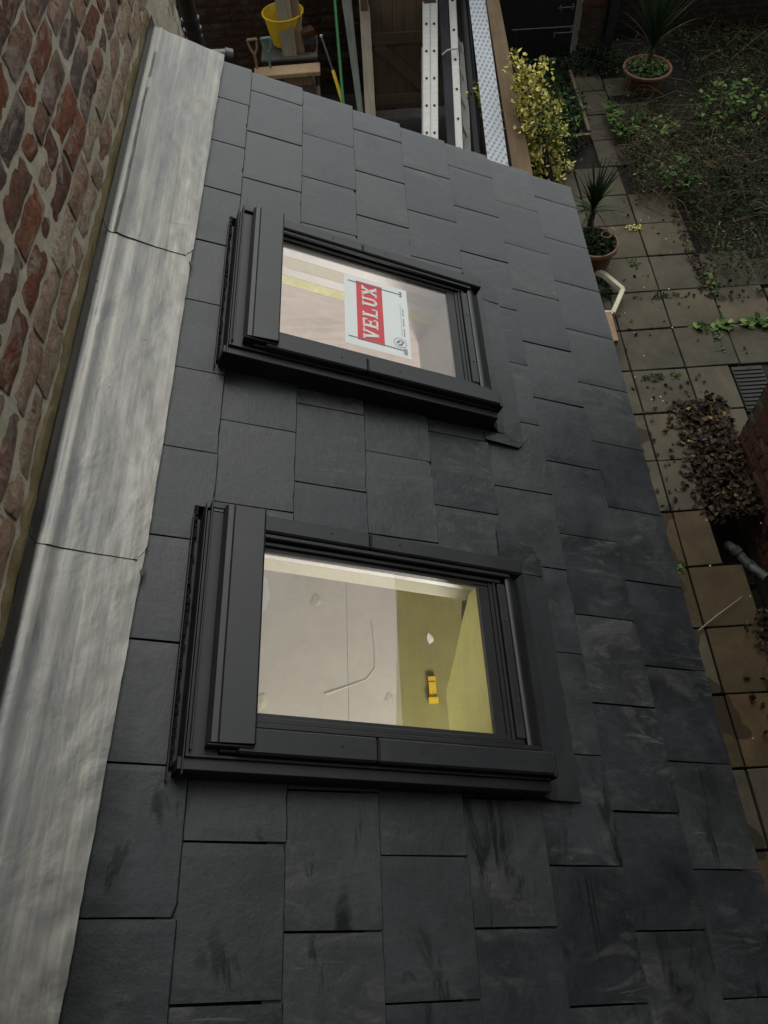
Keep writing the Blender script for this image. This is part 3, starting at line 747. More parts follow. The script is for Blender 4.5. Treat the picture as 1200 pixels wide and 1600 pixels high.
    B('apron_corner', 'slate', lambda m: [m.quad(*[(s,y,.0064) for s,y in P_]) or m.quad(*[(s,y,.0030) for s,y in P_][::-1]) or [m.quad((P_[i][0],P_[i][1],.0064),(P_[i][0],P_[i][1],.0030),(P_[(i+1)%len(P_)][0],P_[(i+1)%len(P_)][1],.0030),(P_[(i+1)%len(P_)][0],P_[(i+1)%len(P_)][1],.0064)) for i in range(len(P_))]
        for P_ in ([(.966,-1.79),(1.068,-1.79),(1.072,-1.745),(1.048,-1.70),(.972,-1.665),(.945,-1.67),(.945,-1.752),(.966,-1.752)],)])
    B('apron_corner', 'apron', lambda m: [m.quad(*[(s,y,.0052) for s,y in P_]) or m.quad(*[(s,y,.0024) for s,y in P_][::-1]) or [m.quad((P_[i][0],P_[i][1],.0052),(P_[i][0],P_[i][1],.0024),(P_[(i+1)%len(P_)][0],P_[(i+1)%len(P_)][1],.0024),(P_[(i+1)%len(P_)][0],P_[(i+1)%len(P_)][1],.0052)) for i in range(len(P_))]
        for P_ in ([(.94,-2.3645),(1.07,-2.3645),(1.072,-2.385),(1.052,-2.405),(.94,-2.400)],)])
    B('glass_pane', 'glass', lambda m: m.quad((.292,-2.256,.0565),(.848,-2.256,.0565),(.848,-1.8705,.0565),(.292,-1.8705,.0565)))
    return root
w2 = skylight('nearer roof window, its pane half veiled by pinkish sky and half showing olive boards')
def copy_tree(o, parent=None):
    c = o.copy(); COL.objects.link(c); c.parent = parent
    for ch in o.children: copy_tree(ch, c)
    return c
w1 = copy_tree(w2); bpy.data.objects.remove([c for c in w2.children if c.name.startswith('apron_corner')][1]); ds, dy = WIN[1]; w1.location = rw(.16+ds, -2.35+dy)
[c for c in w1.children if c.name.startswith('apron_corner')][1].data = [c for c in w1.children if c.name.startswith('apron_corner')][1].data.copy(); [c for c in w1.children if c.name.startswith('apron_corner')][1].data.materials.__setitem__(0, M['slate'])
w1['label'] = 'farther roof window with a red and white paper sticker on its pane'

# sticker on the far window
stk = empty('window_sticker', rw(.505, -1.17, .0575), (0, PITCH, 0), label='white paper sticker with red name panel stuck on the pane of the farther roof window', cat='sticker')
PW, PH = .203, .288          # s extent, y extent
def holes_sheet(rect, hole, z):
    (a, b, c, d), (e, f, g_, h) = rect, hole; m = MB()
    for q_ in ((a,e,c,d),(f,b,c,d),(e,f,c,g_),(e,f,h,d)): m.quad((q_[0],q_[2],z),(q_[1],q_[2],z),(q_[1],q_[3],z),(q_[0],q_[3],z))
    return m
holes_sheet((0, PW, 0, PH), (.038, .121, .026, .270), 0).obj('paper_sheet', M['paper'], stk)
RP = (.038, .121, .026, .270)
mb = MB(); mb.quad((RP[0],RP[2],.0),(RP[1],RP[2],.0),(RP[1],RP[3],.0),(RP[0],RP[3],.0)); red = mb.obj('red_panel', M['red_ink'], stk)
def stroke(mb, a, b, w):
    a, b = Vector(a), Vector(b); d = (b-a).normalized(); p = Vector((-d.y, d.x))*w/2
    mb.quad(*[(q.x, q.y, 0) for q in (a-p, b-p, b+p, a+p)])
def letter(ch):      # unit box 0..1 wide, 0..1 tall, slab serifs
    mb = MB(); w = .24; s = .12
    H = lambda x0, x1, y: stroke(mb, (x0, y), (x1, y), s)
    if ch == 'V': stroke(mb, (.20,1), (.52,0), w); stroke(mb, (.84,1), (.52,0), w*.75); H(.0,.42,.94); H(.64,1.04,.94)
    if ch == 'E': stroke(mb, (.24,0), (.24,1), w); H(.02,.9,.06); H(.02,.9,.94); H(.3,.72,.5); stroke(mb,(.86,0),(.86,.3),s); stroke(mb,(.86,.7),(.86,1),s); stroke(mb,(.70,.36),(.70,.64),s*.8)
    if ch == 'L': stroke(mb, (.24,0), (.24,1), w); H(.02,.9,.06); H(.02,.50,.94); stroke(mb,(.86,0),(.86,.36),s)
    if ch == 'U': stroke(mb, (.24,.2), (.24,1), w); stroke(mb, (.80,.2), (.80,1), w*.75); H(.02,.46,.94); H(.6,1.0,.94); stroke(mb,(.24,.22),(.42,.07),w*.8); stroke(mb,(.36,.09),(.66,.09),.18); stroke(mb,(.60,.07),(.80,.24),w*.7)
    if ch == 'X': stroke(mb, (.18,.96), (.84,.04), w); stroke(mb, (.84,.96), (.18,.04), w*.7); H(.0,.42,.94); H(.62,1.02,.94); H(.0,.40,.06); H(.62,1.04,.06)
    return mb
hL = .048; x0 = .030
adv = (RP[3]-RP[2]-.022)/5
for i, ch in enumerate('VELUX'):
    mb = letter(ch)
    # text runs towards +y, letter tops point up-slope (-s)
    for q, v in enumerate(mb.v): mb.v[q] = (RP[1]-.018 - v[1]*hL, RP[2]+.012 + i*adv + v[0]*adv*.90, .0008)
    mb.obj('letter', M['white_ink'], red)
mb = MB()
for (s0, y0, s1, y1) in ((.012,.262,.178,.262),(.010,.032,.180,.028)): stroke(mb, (s0,y0), (s1,y1), .0035)
for i in range(3): mb.quad(*[(s,y,.0) for s,y in ((.178,.252+i*.008),(.186,.252+i*.008),(.186,.257+i*.008),(.178,.257+i*.008))])
for i in range(4): mb.quad(*[(s,y,.0) for s,y in ((.180+i*.003,.012),(.182+i*.003,.012),(.182+i*.003,.036),(.180+i*.003,.036))])
for i in range(14):
    if i % 5 == 4: continue
    mb.quad(*[(s,y,.0) for s,y in ((.184,.085+i*.0085),(.1875,.085+i*.0085),(.1875,.0905+i*.0085),(.184,.0905+i*.0085))])
stroke(mb, (.178,.084), (.178,.22), .0010)
c0 = (.170, .055); rr = .020
for i in range(20):
    a, b = 2*math.pi*i/20, 2*math.pi*(i+1)/20
    stroke(mb, (c0[0]+rr*math.cos(a), c0[1]+rr*.9*math.sin(a)), (c0[0]+rr*math.cos(b), c0[1]+rr*.9*math.sin(b)), .0014)
for (a, b) in (((-.010,.002),(.002,.010)),((-.006,-.010),(.006,-.004)),((.002,-.012),(.010,.006)),((-.012,-.004),(-.002,.004)),((.004,.010),(.012,.002))): stroke(mb, (c0[0]+a[0], c0[1]+a[1]), (c0[0]+b[0], c0[1]+b[1]), .004)
mb.v = [(v[0], v[1], .0009) for v in mb.v]; mb.obj('small_print', M['grey_ink'], stk)

# linings of the two openings (roof-aligned), part of the extension
def lining(k, far_bands, lime_right):
    s0, s1, y0, y1 = OPEN[k]
    rt = empty('window_lining', (0,0,0), (0, PITCH, 0), label='pale plasterboard and timber lining of the %s skylight opening' % ('nearer' if k == 2 else 'farther'), cat='lining')
    for (n0, n1, mat, name) in far_bands:
        mb = MB(); mb.box(s0, s1, y1, y1+.012, n0, n1-.001); mb.obj(name, M[mat], rt)
    d = -.046
    mb = MB(); mb.box(s0-.012, s0, y0, y1+.012, d, .040); mb.obj('lining_board', M['cream_board'], rt)
    mb = MB(); mb.box(s0, s1, y0-.012, y0, d, .040); mb.obj('lining_board', M['cream_board'], rt)
    return rt, s0, s1, y0, y1, d
r2, s0, s1, y0, y1, d2 = lining(2, [(.000,.040,'lilac_strip','frame_strip'), (-.046,.000,'cream_board','lining_board')], True)
# torn green board on the low side of the near opening
mb = MB(); pts = []
n_ = 26
for i in range(n_+1):
    t = i/n_; y = y0 + (y1-y0)*t
    low = -.188 + (0 if t < .50 else (t-.50)*.34) + random.uniform(-.003,.003)*(t > .45)
    pts.append((y, low))
for (ya, la), (yb, lb) in zip(pts[:-1], pts[1:]):
    for (sa) in (s1-.012, s1-.001):
        mb.quad((sa, ya, la), (sa, ya, .038), (sa, yb, .038), (sa, yb, lb))
    mb.quad((s1-.012, ya, la), (s1-.001, ya, la), (s1-.001, yb, lb), (s1-.012, yb, lb))
mb.obj('torn_green_board', M['lime_board'], r2)
r1, s0, s1, y0, y1, d1 = lining(1, [(.005,.040,'lilac_strip','frame_strip'), (-.035,.005,'cream_board','lining_board'), (-.065,-.035,'lilac_strip','insulation_foil'), (-.100,-.065,'yellow_insul','insulation_strip'), (-.19,-.100,'pink_board2','plywood_strip')], False)
mb = MB(); mb.box(s1-.012, s1, y0, y1, -.19, .038); mb.obj('lining_board', M['cream_board'], r1)

# things seen inside the room
def floor_poly(name, P_, z, th, mat, label, cat):
    mb = MB(); n = len(P_)
    mb.quad(*[(x, y, z+th) for x, y in P_]); mb.quad(*[(x, y, z) for x, y in P_][::-1])
    for i in range(n): a, b = P_[i], P_[(i+1)%n]; mb.quad((*a, z), (*b, z), (*b, z+th), (*a, z+th))
    c = Vector((P_[0][0], P_[0][1], z)); mb.v = [tuple(Vector(v)-c) for v in mb.v]
    o = mb.obj(name, M[mat], None, loc=c); prop(o, label, cat); return o
FZ = -3.318
jx = gnd(543, 1000, FZ).x; ex = gnd(613, 1000, FZ).x
floor_poly('board_sheet', [(jx-1.15,-2.9),(jx-.002,-2.9),(jx-.002,.35),(jx-1.15,.35)], FZ, .012, 'pink_board', 'large dull board on the room floor, left of the joint', 'board')
floor_poly('board_sheet', [(jx+.001,-2.9),(ex-.10,-2.9),(ex+.09,.35),(jx+.001,.35)], FZ, .0125, 'pink_board', 'narrower dull board on the room floor, right of the joint', 'board')
def scrap(px, py, r, z, mat, label, seed):
    rn = random.Random(seed); c = gnd(px, py, z); mb = MB(); n = 7
    P_ = [(math.cos(2*math.pi*i/n)*r*rn.uniform(.6,1.2), math.sin(2*math.pi*i/n)*r*rn.uniform(.6,1.2)*1.3, rn.uniform(.0,.012)) for i in range(n)]
    top = (r*.2,0,.012)
    for i in range(n): mb.quad(P_[i], P_[(i+1)%n], top); mb.quad(P_[(i+1)%n], P_[i], (0,0,.0))
    o = mb.obj('board_offcut', M[mat], None, loc=c); prop(o, label, 'offcut', 'board offcuts on the room floor')
scrap(495, 940, .045, FZ+.014, 'cream_board', 'crumpled cream offcut near the top of the floor boards', 1)
scrap(409, 1097, .045, FZ+.014, 'cream_board', 'small white scrap at the lower left of the floor boards', 2)
scrap(609, 1092, .030, FZ+.014, 'cream_board', 'small white scrap on the edge between board and olive floor', 3)
scrap(672, 998, .03, FZ, 'paper', 'tiny white scrap on the olive floor', 4)
pts = [*[gnd(a_, b_, FZ+.018) for a_, b_ in ((580,968),(585,1010),(586,1045),(572,1062),(545,1072),(508,1085))]]
o = MB().tube(pts, [.003,.004,.005,.004,.005,.008], 6).obj('wood_strip', M['cream_board'], None); prop(o, 'thin curled strip lying bent across the board joint', 'strip')
c = gnd(676, 1076, FZ+.05); mb = MB(); mb.box(-.022,.022,-.055,.04,-.05,.01); mb.box(-.03,.03,-.078,-.066,-.05,.036); mb.box(-.024,.024,.046,.08,-.05,.0)
o = mb.obj('yellow_box', M['yellow'], None, loc=c); prop(o, 'small yellow box standing on the olive floor', 'box')
P_ = [gnd(*q, FZ+.014) for q in ((386,890),(402,888),(418,905),(422,935),(412,955),(395,975),(380,985))]
floor_poly('lilac_patch', [(p.x, p.y) for p in P_], FZ+.014, .004, 'lilac_strip', 'flat lilac grey patch at the left of the boards', 'plastic sheet')  # flat lilac grey polygon just above the boards
# dark stud behind the torn board
mb = MB(); mb.box(.76, .80, -1.95, -1.80, -.62, -.54); mb.box(.785,.80,-2.02,-1.82,-.60,-.50)
o = mb.obj('dark_stud', M['dark_stud'], None); prop(o, 'dark timber stud showing behind the torn green board', 'timber')
# unseen lamp added to brighten the room below the skylights
lamp = empty('room_fill_lamp', (1.12, -2.65, GZ+.08), label='added lamp on a stand, out of view, brightening the room below the roof', cat='lamp')
mb = MB(); mb.tube([(0,0,0),(0,0,1.2)], .012); mb.obj('stand', M['black_pl'], lamp)
mb = MB(); mb.tube([(0,0,1.2),(0,0,1.24)], .06, 12); mb.obj('lamp_head', M['yellow'], lamp)
ld = bpy.data.lights.new('lamp_light', 'POINT'); ld.energy = 155; ld.shadow_soft_size = .25; ld.color = (1, .97, .92)
lo = bpy.data.objects.new('lamp_light', ld); COL.objects.link(lo); lo.parent = lamp; lo.location = (0, 0, 1.45)

# ------------------------------------------------------------------ house wall behind the camera, building on the right
hb = empty('house_wall', (1, -3.2, GZ), label='rear brick wall of the house behind the viewer', cat='wall')
mb = MB(); mb.box(-3.2, 3.6, -3.35, -3.06, GZ, .55); mb.box(-3.2, .1, -3.35, -3.06, .55, 1.75); mb.box(1.1, 3.6, -3.35, -3.06, .55, 1.75); mb.box(-3.2, 3.6, -3.35, -3.06, 1.75, 5.2); mb.box(-3.2, 3.6, -3.35, -2.62, 5.2, 5.35)
o = mb.obj('wall_body', M['far_brick'], hb); o.location = (-1, 3.2, -GZ)
mb = MB(); mb.box(.1, 1.1, -3.08, -3.02, .50, .55); o = mb.obj('window_sill', M['concrete'], hb); o.location = (-1, 3.2, -GZ)
nb = empty('neighbour_wall', (3.17, 0, GZ), label='brick side wall of the neighbouring building above the dead leaves', cat='wall')
mb = MB(); mb.box(3.185, 6.5, -5.0, .785, GZ-.4, 1.90); o = mb.obj('wall_body', M['far_brick'], nb); o.location = (-3.17, 0, -GZ)
mb = MB(); mb.box(3.176, 3.19, -1.6, .79, GZ-.4, -1.0); mb.box(3.176,3.9,.78,.792,GZ-.4,-1.0); o = mb.obj('mortar_bed', M['dark_mortar'], nb); o.location = (-3.17, 0, -GZ)
brick_area(nb, M['orange_brick'], ((.002, .79, -.25), -math.pi/2), 1.7, 2.2, seed=5, rough=.005, bond='mixed', proud=.005)
mb = MB(); mb.quad((3.10,-5,1.92),(3.10,.86,1.92),(4.9,.86,2.75),(4.9,-5,2.75)); mb.quad((6.7,-5,1.92),(6.7,.86,1.92),(4.9,.86,2.75),(4.9,-5,2.75)); mb.box(3.10,3.18,-5,.86,1.86,1.95)
o = mb.obj('roof', M['slate_board'], nb); o.location = (-3.17, 0, -GZ)
# pipes at the neighbour's wall
pp = empty('waste_pipe', gnd(1165, 880), label='dusty dark waste pipe bending down into the gully', cat='pipe')
c0 = Vector(pp.location)
A = [atx(1200, 905, 3.06), atx(1172, 885, 3.02), onp(1150, 862, (0,0,1), GZ-.08), onp(1138, 852, (0,0,1), GZ-.16)]
MB().tube([p-c0 for p in A], .034, 12).obj('pipe', M['pipe_grey'], pp, smooth=True)
p_ = A[1]-c0; q_ = A[2]-c0; dd = (q_-p_).normalized()
MB().tube([p_-dd*.05, p_+dd*.03], .043, 12).obj('collar', M['pipe_grey'], pp, smooth=True); MB().tube([q_-dd*.02, q_+dd*.03], .042, 12).obj('collar', M['pipe_grey'], pp, smooth=True)
dp2 = MB().tube([Vector((3.12,.02,-2.9)), Vector((3.12,.02,-1.4)), Vector((3.12,.02,1.2))], .036, 12).obj('downpipe', M['black_pl'], None, smooth=True); prop(dp2, 'black downpipe running up the neighbouring brick wall', 'pipe')
MB().tube([Vector((3.11,-.12,-3.3)), Vector((3.11,.0,-2.95))], .038, 12).obj('shoe', M['black_pl'], dp2, smooth=True)
# gully pit beside the slabs
mb = MB(); mb.box(2.815, 3.16, -.22, .12, GZ-.40, GZ-.38); o = mb.obj('gully', M['soil'], None); prop(o, kind='structure')
# dark drain cover with ribs
dc = empty('drain_cover', (3.35, 1.32, GZ), label='wet dark ribbed drain cover at the corner of the neighbouring wall', cat='drain cover')
mb = MB(); mb.box(.0,.24,-.24,.22,-.03,-.008); mb.obj('plate', M['grate'], dc)
for i in range(11):
    mb = MB(); mb.box(.005,.235,-.225+i*.04,-.207+i*.04,-.008,.002,ch=.002); mb.obj('rib', M['grate'], dc)

# ------------------------------------------------------------------ back of the yard
BY = 5.9
bw = empty('yard_wall', (-.3, BY, GZ), label='dark brick wall behind the yellow bucket', cat='wall')
mb = MB(); mb.box(-3.2, .62, BY+.02, BY+.3, GZ, -1.3); o = mb.obj('mortar_bed', M['dark_mortar'], bw); o.location = (.3, -BY, -GZ)
brick_area(bw, M['dark_brick'], ((-1.5, .015, .15), 0), 2.4, 1.45, seed=8, rough=.006, bond='mixed', nv=6)
rb = empty('garden_wall', (4, 6.7, GZ), label='very dark brick garden wall behind the large terracotta pot', cat='wall')
mb = MB(); mb.box(3.3, 9, 6.7, 6.95, GZ-.1, -1.6); o = mb.obj('wall_body', M['far_dark_brick'], rb); o.location = (-4, -6.7, -GZ)
pr = empty('brick_pier', (3.05, 6.3, GZ), label='reddish brick pier to the right of the black gate', cat='pier')
mb = MB(); mb.box(2.93, 3.2, 6.33, 6.6, GZ, -1.7); o = mb.obj('mortar_bed', M['dark_mortar'], pr); o.location = (-3.05, -6.3, -GZ)
brick_area(pr, M['pier_brick'], ((-.135, .022, 0), 0), .27, 1.5, seed=12, rough=.006, L=.225, bond='mixed', nv=5)
mb = MB(); mb.box(3.215, 3.31, 6.28, 6.42, GZ, -1.7, ch=.004); o = mb.obj('post', M['black_gate'], None); prop(o, 'dark post standing between the brick pier and the garden wall', 'post')
# old ledged and braced gate
og = empty('wooden_gate', (.62, 5.45, GZ), label='old dark brown plank gate with ledges and a diagonal brace', cat='gate')
for i in range(8):
    mb = MB(); mb.box(i*.115+.002, (i+1)*.115-.0005, 0, .022, .05+random.uniform(0,.02), 1.75, ch=.002); mb.obj('plank', M['gate_wood'], og)
lz = aty(600, 60, 5.43).z - GZ
for z in (lz-.06, lz+.95, .12):
    mb = MB(); mb.box(.02, .90, -.028, -.001, z, z+.11, ch=.003); mb.obj('ledge', M['gate_wood'], og)
def slant(mb, a, b, w, th):
    a, b = Vector(a), Vector(b); d = (b-a).normalized(); p = Vector((-d.z, 0, d.x))*w/2
    for y in (a.y, a.y-th): mb.quad(*[(q.x, y, q.z) for q in (a-p, b-p, b+p, a+p)])
    for q1, q2 in ((a-p,b-p),(b-p,b+p),(b+p,a+p),(a+p,a-p)): mb.quad((q1.x,a.y,q1.z),(q2.x,a.y,q2.z),(q2.x,a.y-th,q2.z),(q1.x,a.y-th,q1.z))
mb = MB(); slant(mb, (.06,-.001,lz-.06), (.62,-.001,.20), .10, .024); mb.obj('brace', M['gate_wood'], og)
mb = MB(); slant(mb, (.25,-.001,lz+.95), (.72,-.001,lz+.06), .10, .024); mb.obj('brace', M['gate_wood'], og)
mb = MB(); mb.box(.0, .92, .0225, .034, .04, 1.7); mb.obj('gap_blocker', M['felt'], og)  # black sheet added to block bright gaps between the planks
mb = MB(); mb.box(.545, .61, 5.40, 5.50, GZ, -1.6, ch=.004); o = mb.obj('gate_post', M['gate_wood'], None); prop(o, 'dark timber post at the left of the old plank gate', 'post')
mb = MB(); mb.box(1.56, 2.0, 5.55, 5.6, GZ, -1.6); o = mb.obj('black_fence', M['black_gate'], None); prop(o, 'black boarded fence behind the ladders and strips', 'fence')
bgt = empty('black_gate', (2.0, 6.3, GZ), label='black painted double gate with two metal bolts beside the pier', cat='gate')
for i in range(7):
    mb = MB(); mb.box(i*.125+.002-.02, (i+1)*.125-.022, 0, .03, .03, 1.75, ch=.003); mb.obj('board', M['black_gate'], bgt)
def P3(px, py): return aty(px, py, 6.27) - Vector((2.0, 6.3, GZ))
for (a, b) in (((800,47),(896,41)), ((872,13),(898,10)), ((868,52),(896,50))):
    MB().tube([P3(*a), P3(*b)], .007, 6).obj('bolt', M['galv'], bgt, smooth=True)
for (x, y) in ((895,10),(876,13),(893,44),(866,54)):
    q = P3(x, y); mb = MB(); mb.box(q.x-.008,q.x+.008,q.y-.01,q.y+.005,q.z-.03,q.z+.03,ch=.002); mb.obj('bolt_staple', M['galv'], bgt)

# ------------------------------------------------------------------ long things leaning beyond the verge
def lean(px0, py0, px1, py1, dy=0.0):
    """bottom on the ground, top over y=5.4; both from pixels on one slanted plane"""
    n = Vector((0, -1.1, 1.72)).normalized(); d = n.dot(Vector((0, 3.72+dy, GZ)))
    return onp(px0, py0, n, d), onp(px1, py1, n, d), n
def plank(name, L0, R0, L1, R1, th, mat, label, cat, dy=0.0, group=None, ext=.0):
    """L0/R0 bottom left/right pixel, L1/R1 top"""
    n = Vector((0, -1.1, 1.72)).normalized(); d = n.dot(Vector((0, 3.72+dy, GZ)))
    a, b, c, e = [onp(*q, n, d) for q in (L0, R0, R1, L1)]
    # run both edges on down to the ground and up a little
    def extend(p, q):      # p bottom, q top
        u = q-p; t = (GZ+.02-p.z)/u.z; return p + u*min(t, 0.9), q + u*.18
    a, e = extend(a, e); b, c = extend(b, c)
    org = (a+b)/2; mb = MB(); T = n*th
    P_ = [a, b, c, e]; Q_ = [p-T for p in P_]
    X = ((b-a).normalized()); Zv = ((c-b)).normalized()
    mb.quad(*P_); mb.quad(*Q_[::-1])
    for i in range(4): mb.quad(P_[i], Q_[i], Q_[(i+1)%4], P_[(i+1)%4])
    # local frame with z along the length so grain runs along it
    X = (X - Zv*X.dot(Zv)).normalized(); Mx = Matrix((X, Zv.cross(X), Zv)).transposed(); inv = Mx.inverted()
    mb.v = [tuple(inv @ (Vector(v)-org)) for v in mb.v]
    o = mb.obj(name, M[mat], None, loc=org); o.rotation_euler = Mx.to_euler(); prop(o, label, cat, group); return o
plank('plank', (558,168),(566,166),(534,0),(549,0), .03, 'grey_wood', 'weathered greenish grey plank leaning next to the green pipe', 'plank')
plank('plank', (571,178),(587,182),(561,0),(577,0), .03, 'light_wood', 'bleached tan plank leaning in front of the old gate', 'plank')
plank('board', (699,225),(712,230),(686,14),(700,14), .02, 'slate_board', 'dark grey board between the two ladders', 'board')
pf = plank('perforated_strip', (762,250),(795,262),(733,0),(758,0), .012, 'perf', 'white strip with a honeycomb of grey cells leaning beside the plank', 'strip', dy=-.25)
plank('timber', (802,268),(833,274),(760,0),(780,0), .05, 'sand_wood', 'rough tan scaffold plank leaning at the right of the white strip', 'timber', dy=-.28)
# honeycomb cells on the strip, in its local frame
n = Vector((0, -1.1, 1.72)).normalized(); d = n.dot(Vector((0, 3.72-.25, GZ)))
inv = pf.matrix_basis.inverted() if False else (Matrix.Translation(pf.location) @ pf.rotation_euler.to_matrix().to_4x4()).inverted()
mb = MB(); rows = 40
for r in range(-3, rows+8):
    t = r/rows
    for cidx in range(4):
        u = (cidx + .5 + (.25 if r % 2 else -.25))/4
        if not .04 < u < .96: continue
        L_ = (762 + (733-762)*t, 250 - 250*t); R_ = (795 + (758-795)*t, 262 - 262*t)
        p = onp(L_[0]+(R_[0]-L_[0])*u, L_[1]+(R_[1]-L_[1])*u, n, d)
        q = inv @ p
        hx = [(q.x + .0135*math.cos(math.pi/3*i+math.pi/6), q.y, q.z + .0150*math.sin(math.pi/3*i+math.pi/6)) for i in range(6)]
        sgn = 1
        for dyy in (.0015, -.0015): mb.quad(*[(a, b_+dyy, c_) for a, b_, c_ in hx])
o = mb.obj('honeycomb_cells', M['perf_dot'], pf); o['kind'] = 'stuff'
a, b, _ = lean(537, 168, 523, 0); a2 = a - (b-a)*.3
o = MB().tube([a2, a, b, b+(b-a)*.2], .015, 10).obj('green_pipe', M['green_pl'], None, smooth=True); prop(o, 'thin green pipe leaning left of the grey plank', 'pipe')
a, b, _ = lean(748, 250, 727, 20); a2 = a - (b-a)*.25
MBt = MB().tube([a2, b+(b-a)*.25], .048, 12); o = MBt.obj('black_tube', M['black_pl'], None, smooth=True); prop(o, 'thick black plastic tube between the second ladder and the white strip', 'tube')

def ladder(label, e0, e1, width, xs, rung_skew, first, step_px, dy=0):
    n = Vector((0, -1.1, 1.72)).normalized(); d = n.dot(Vector((0, 3.72+dy, GZ)))
    p0, p1 = onp(*e0, n, d), onp(*e1, n, d); u = (p1-p0); L_ = u.length; u.normalize()
    t = (GZ+.02-p0.z)/u.z; org = p0 + u*t; top = L_ - t + .35
    X = Vector((1,0,0)); X = (X - u*X.dot(u)).normalized(); Dn = -(X.cross(u)) ; 
    if Dn.dot(n) > 0: Dn = -Dn
    rt = empty('ladder', org, label=label, cat='ladder')
    Mx = Matrix((X, Dn, u)).transposed(); rt.rotation_euler = Mx.to_euler()
    if Mx.determinant() < 0: Mx = Matrix((X, -Dn, u)).transposed(); rt.rotation_euler = Mx.to_euler(); sy = -1
    else: sy = 1
    W2 = .36
    for xo in xs:
        for far in (0, 1):
            mb = MB(); y0_ = sy*(W2*far); sk = rung_skew*W2*far
            mb.box(xo-width/2+sk, xo+width/2+sk, min(y0_, y0_+sy*.026), max(y0_, y0_+sy*.026), 0, top, ch=.003); mb.obj('stile', M['alu'], rt)
            if not far:
                for q in (-1, 1):
                    mb = MB(); mb.box(xo+q*width*.36-.002, xo+q*width*.36+.002, min(-sy*.003,0), max(-sy*.003,0), 0, top); mb.obj('stile_lip', M['alu'], rt)
        z = first
        while z < top-.1:
            mb = MB(); mb.tube([(xo, sy*.003, z), (xo+rung_skew*W2, sy*(W2+.01), z)], .014, 8); r = mb.obj('rung', M['alu'], rt, smooth=True)
            mb = MB(); mb.tube([(xo, -sy*.004, z), (xo, sy*.001, z)], .0125, 10); mb.obj('rung_end', M['hole'], r)
            z += step_px
    return rt
ladder('aluminium extension ladder of two sections leaning edge-on before the old gate', (673,218), (672,0), .071, (-.037, .037), 0.0, .22, .262)
ladder('single aluminium ladder with a white cord tied to it, right of the edge-on ladder', (718,232), (707,0), .070, (0,), .32, .30, .285, dy=-.02)
cc = lean(705, 76, 700, 0)[0]
o = MB().tube([cc+Vector(v) for v in ((-.09,-.06,-.02),(-.05,-.07,.02),(0,-.07,.03),(.05,-.07,.03),(.06,-.03,.02))], .009, 6).obj('cord', M['rope'], None, smooth=True); prop(o, 'white cord tied round the second ladder', 'cord')

# ------------------------------------------------------------------ pile of building stuff at the far left
def brick_block(name, c, sx, sy, sz, mat, label, cat, rz=0, group=None, ch=.006):
    mb = MB(); mb.box(-sx/2, sx/2, -sy/2, sy/2, 0, sz, ch=ch); o = mb.obj(name, M[mat], None, loc=c, rot=(0,0,rz)); prop(o, label, cat, group); return o
PY = 5.0
def q(px, py, y=PY): return aty(px, py, y)
# stack of blocks under the pale plank
zt = q(470, 121).z
lay = 0; z = GZ; hts = (zt - GZ)/6
stk_b = [(.06,.0,.44,.22), (.03,.02,.42,.20), (.0,.0,.30,.22), (-.01,.01,.26,.22), (-.04,.0,.28,.2), (-.05,.0,.26,.2)]
names = ['lowest', 'second lowest', 'third', 'fourth', 'fifth', 'topmost']
cx = q(498, 150).x
for i, (ox, oy, lx, ly) in enumerate(stk_b):
    brick_block('block', (cx-.13+ox+random.uniform(-.01,.01), PY+.16+oy, z), lx+.02, ly, hts-.006, 'sand_wood' if i % 2 else 'concrete', '%s tan block in the stack beneath the pale plank' % names[i], 'block', random.uniform(-.05,.05), 'stacked blocks'); z += hts
a = q(394, 104); b = q(498, 95)
pk = brick_block('plank', ((a.x+b.x)/2, PY+.08, zt), b.x-a.x, .17, .045, 'pale_wood', 'clean pale sawn plank lying on top of the block stack', 'plank', .02)
# mixing tray/board behind and the tub
tz = q(450, 82, 5.35).z
brick_block('slab', ((q(406,70,5.35).x+q(495,70,5.35).x)/2, 5.45, tz-.03), q(495,70,5.35).x-q(406,70,5.35).x, .42, .03, 'concrete', 'dirty pale slab behind the plank with the bucket on it', 'slab')
brick_block('crate', ((q(406,70,5.35).x+q(495,70,5.35).x)/2, 5.45, GZ), .50, .36, tz-.031-GZ, 'dark_stud', 'dark timber crate supporting the pale slab', 'crate')
tc = aty(449, 70, 5.5); tub = empty('bucket', (tc.x, 5.5, tz+.03), label='bright yellow builder bucket holding two upright boards', cat='bucket')
rimz = aty(449, 22, 5.5).z - tz
mb = MB(); mb.lathe([(.0,.005),(.135,.0),(.14,.005),(.19,rimz-.02),(.205,rimz-.012),(.205,rimz),(.190,rimz),(.185,rimz-.02),(.132,.015),(0,.015)], n=36); mb.obj('body', M['yellow'], tub, smooth=True)
for (px0, px1, mt, lab, yy) in ((440, 462, 'light_wood', 'tan board standing in the yellow bucket, in front', 5.28), (462, 475, 'sand_wood', 'darker narrow board behind the tan board in the bucket', 5.32)):
    a = aty(px0+3, 92, yy); b = aty(px1+3, 92, yy); e = aty(px0-10, -25, yy+.16); 
    mb = MB(); w = b.x-a.x; h = e.z-a.z
    mb.box(-w/2, w/2, -.012, .012, 0, math.hypot(h, .16), ch=.002)
    o = mb.obj('board', M[mt], None, loc=((a.x+b.x)/2, yy, tz)); o.rotation_euler = (-math.atan2(.16, h), -.02, 0); prop(o, lab, 'board')
bp = aty(482, 38, 5.3)
